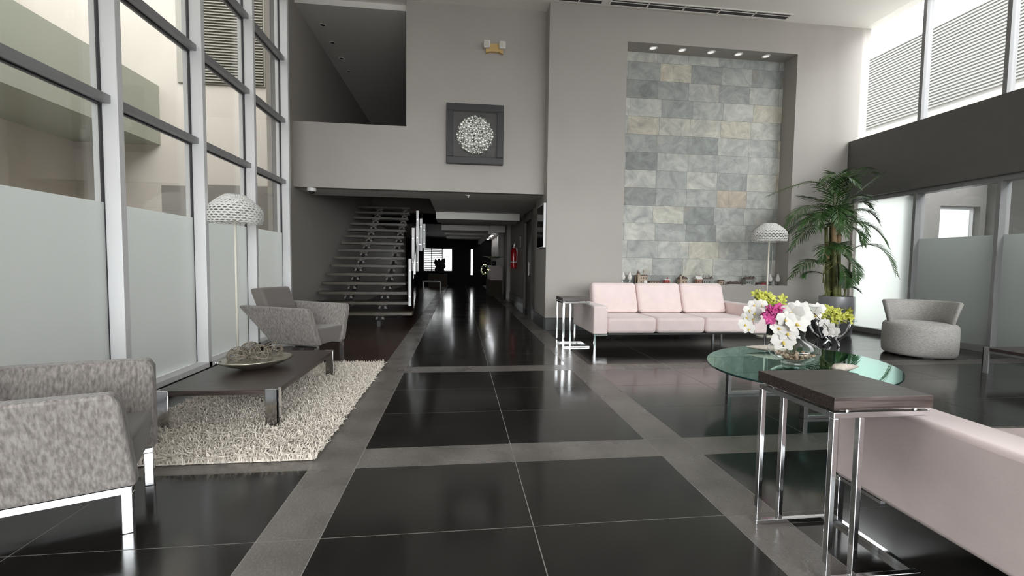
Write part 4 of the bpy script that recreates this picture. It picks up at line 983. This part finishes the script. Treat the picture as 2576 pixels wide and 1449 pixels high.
obj('swivel_base', MB().lathe([(0.001, 0), (0.30, 0), (0.30, 0.022), (0.001, 0.022)], 36), m_black, t)
# dark low table at the right edge
low_table((5.94, 2.98, 0), 0.78, 1.385, 'low dark table with grey metal corner legs at the right edge of the photo', m_alug, m_wenge)

# ================================================================== NICHE ORNAMENTS
NY = 7.93
def bird(label, x, z, y, rz, stand):
    t = thing('bird_figurine', label, 'figurine', (x, y, z), rz, 'white bird figurines at the niche ends')
    b0 = 0.07 if stand else 0.06
    body = [(0.001, b0), (0.030, b0+0.012), (0.045, b0+0.045), (0.043, b0+0.075), (0.030, b0+0.105), (0.024, b0+0.122), (0.026, b0+0.138), (0.018, b0+0.155), (0.001, b0+0.163)]
    obj('body', MB().lathe(body, 20, Matrix.Translation((0, 0, 0)), sx=0.9, sy=1.05), m_wpetal, t, smooth=True)
    obj('beak', MB().tube([(0, -0.02, b0+0.14), (0, -0.045, b0+0.135)], [0.008, 0.001], 6), m_tan, t)
    obj('tail', MB().hexa([(-0.012, 0.03, b0+0.005), (0.012, 0.03, b0+0.005), (0.014, 0.055, b0-0.03), (-0.014, 0.055, b0-0.03)], [(-0.012, 0.035, b0+0.03), (0.012, 0.035, b0+0.03), (0.014, 0.06, b0-0.022), (-0.014, 0.06, b0-0.022)]), m_wpetal, t, smooth=True)
    obj('perch', MB().lathe([(0.001, 0.0), (0.034, 0.0), (0.032, 0.008), (0.008, 0.014), (0.007, b0-0.006), (0.022, b0), (0.001, b0+0.004)], 16), m_steel if stand else m_frame, t, smooth=True, auto=0.6)
z0 = NZ0
bird('white bird on a pale perch, outermost at the left end of the niche', 3.005, z0, NY, 0.9, True)
bird('white bird on a pale perch, second from the left end of the niche', 3.135, z0, NY, -0.6, True)
bird('white bird on a dark perch just right of the lamp pole in the niche', 5.92, z0, NY-0.04, 0.2, False)
bird('white bird on a dark perch, outermost at the right end of the niche', 6.08, z0, NY-0.04, -0.3, False)
tag(obj('hanging_cord', MB().tube([(6.10, YS-0.006, 1.02), (6.10, YS-0.006, 2.0)], 0.004, 6), m_white), 'thin pale cord running up the slate above the rightmost bird', 'cord')

def cottage(label, x, w, d, h, mat, roof='gable', tower=None, chim=True, wing=None, base=True, snow=False, dy=0.0):
    t = thing('model_house', label, 'model house', (x, NY+dy, z0), 0, 'miniature houses along the niche shelf')
    if base: obj('ground_base', MB().lathe([(0.001, 0), (0.62, 0), (0.60, 0.035), (0.001, 0.04)], 18, Matrix.Diagonal((w*1.05, d*1.0, 0.3, 1))), m_snow, t)
    b = 0.011
    obj('walls', MB().box(-w/2, w/2, -d/2, d/2, b, b+h), mat, t, bevel=0.0015)
    rm = m_snow if snow else m_roofm; e = 0.008
    def gable(x0, x1, y0, y1, z, hh, m):
        m.add([(x0-e, y0-e, z), (x1+e, y0-e, z), (x1+e, y1+e, z), (x0-e, y1+e, z), (x0-e, (y0+y1)/2, z+hh), (x1+e, (y0+y1)/2, z+hh)], [(3, 2, 1, 0), (0, 1, 5, 4), (2, 3, 4, 5), (0, 4, 3), (1, 2, 5)])
    r = MB()
    if roof == 'gable': gable(-w/2, w/2, -d/2, d/2, b+h, h*0.55, r)
    elif roof == 'cross':
        gable(-w/2, w/2, -d/2, d/2, b+h, h*0.45, r)
        r.add([(-w*0.22, -d/2-e, b+h), (w*0.22, -d/2-e, b+h), (w*0.22, 0, b+h), (-w*0.22, 0, b+h), (0, -d/2-e, b+h+h*0.55), (0, 0, b+h+h*0.55)], [(3, 2, 1, 0), (0, 1, 4), (2, 3, 5), (1, 2, 5, 4), (3, 0, 4, 5)])
    elif roof == 'hip': r.hexa([(-w/2-e, -d/2-e, b+h), (w/2+e, -d/2-e, b+h), (w/2+e, d/2+e, b+h), (-w/2-e, d/2+e, b+h)], [(-w*0.25, -0.004, b+h*1.4), (w*0.25, -0.004, b+h*1.4), (w*0.25, 0.004, b+h*1.4), (-w*0.25, 0.004, b+h*1.4)])
    else:
        r.box(-w/2-e, w/2+e, -d/2-e, d/2+e, b+h, b+h+0.012)
        for k in range(5): r.box(-w/2+k*w/4.6, -w/2+k*w/4.6+w*0.1, -d/2-e, -d/2+0.01, b+h+0.012, b+h+0.025)
    obj('roof', r, rm, t)
    if tower:
        tx, tw, th = tower
        tm = obj('tower', MB().box(tx-tw/2, tx+tw/2, -d/2-0.012, -d/2+tw, b, b+th), mat, t)
        obj('spire', MB().add([(tx-tw/2-.006, -d/2-0.018, b+th), (tx+tw/2+.006, -d/2-0.018, b+th), (tx+tw/2+.006, -d/2+tw+.006, b+th), (tx-tw/2-.006, -d/2+tw+.006, b+th), (tx, -d/2+tw/2, b+th+tw*1.3)], [(3, 2, 1, 0), (0, 1, 4), (1, 2, 4), (2, 3, 4), (3, 0, 4)]), m_roofm, tm)
    if chim:
        for s in ((-0.3, 0.28) if w > 0.15 else (0.25,)): obj('chimney', MB().box(s*w-0.009, s*w+0.009, d*0.05, d*0.05+0.018, b+h, b+h*1.75), mat, t)
    nw = max(2, int(w/0.045)); nr = max(1, int(h/0.055))
    for j in range(nr):
        for i in range(nw):
            wx = -w/2+(i+0.5)*w/nw; wz = b+(j+0.3)*h/nr
            if tower and abs(wx-tower[0]) < tower[1]/2+0.008: continue
            obj('door' if (j == 0 and i == nw//2) else 'window', MB().box(wx-0.009, wx+0.009, -d/2-0.003, -d/2+0.004, b+0.002 if (j == 0 and i == nw//2) else wz, wz+0.026), m_mwin, t)
    if wing: obj('porch', MB().box(wing-0.03, wing+0.03, -d/2-0.03, -d/2, b, b+h*0.4), m_snow, t)
    return t
cottage('tall model mansion with a pointed corner tower, leftmost house in the niche', 3.36, 0.19, 0.12, 0.145, m_mtan, 'flat', (-0.07, 0.05, 0.175), True, 0.05)
cottage('low model cottage row right of the tall mansion', 3.62, 0.20, 0.09, 0.035, m_mtan, 'cross', None, True)
cottage('small bright red model house with snowy roof ornaments', 3.855, 0.10, 0.08, 0.07, m_mred, 'flat', None, True, None, False, True)
cottage('sandstone model church with twin spires', 4.17, 0.15, 0.10, 0.095, m_mtan, 'cross', (-0.055, 0.03, 0.15), True)
cottage('brick model shop with a snowy roof in the long terrace', 4.49, 0.105, 0.10, 0.095, m_brick, 'gable', None, True, None, True, True)
cottage('grey stone model terrace beside the brick shop', 4.655, 0.19, 0.10, 0.10, m_mgrey, 'flat', (0.07, 0.04, 0.11), True)
cottage('tiny pink-roofed model cottage between the terrace and the dark farm', 4.945, 0.10, 0.08, 0.055, m_mtan, 'gable', None, False, None, False)
cottage('low dark model farm on a wide snowy base', 5.215, 0.23, 0.10, 0.035, m_roofm, 'cross', None, True)
cottage('large grey model manor with many gables, right of the dark farm', 5.515, 0.185, 0.11, 0.10, m_mgrey, 'cross', (0.065, 0.04, 0.12), True)
cottage('tiny dark model shed left of the red train shed', 5.66, 0.07, 0.07, 0.03, m_roofm, 'gable', None, False, None, True, False, -0.07)
cottage('low red model train shed by the lamp pole', 5.77, 0.11, 0.08, 0.038, m_mred, 'gable', None, False, None, True, False, -0.05)
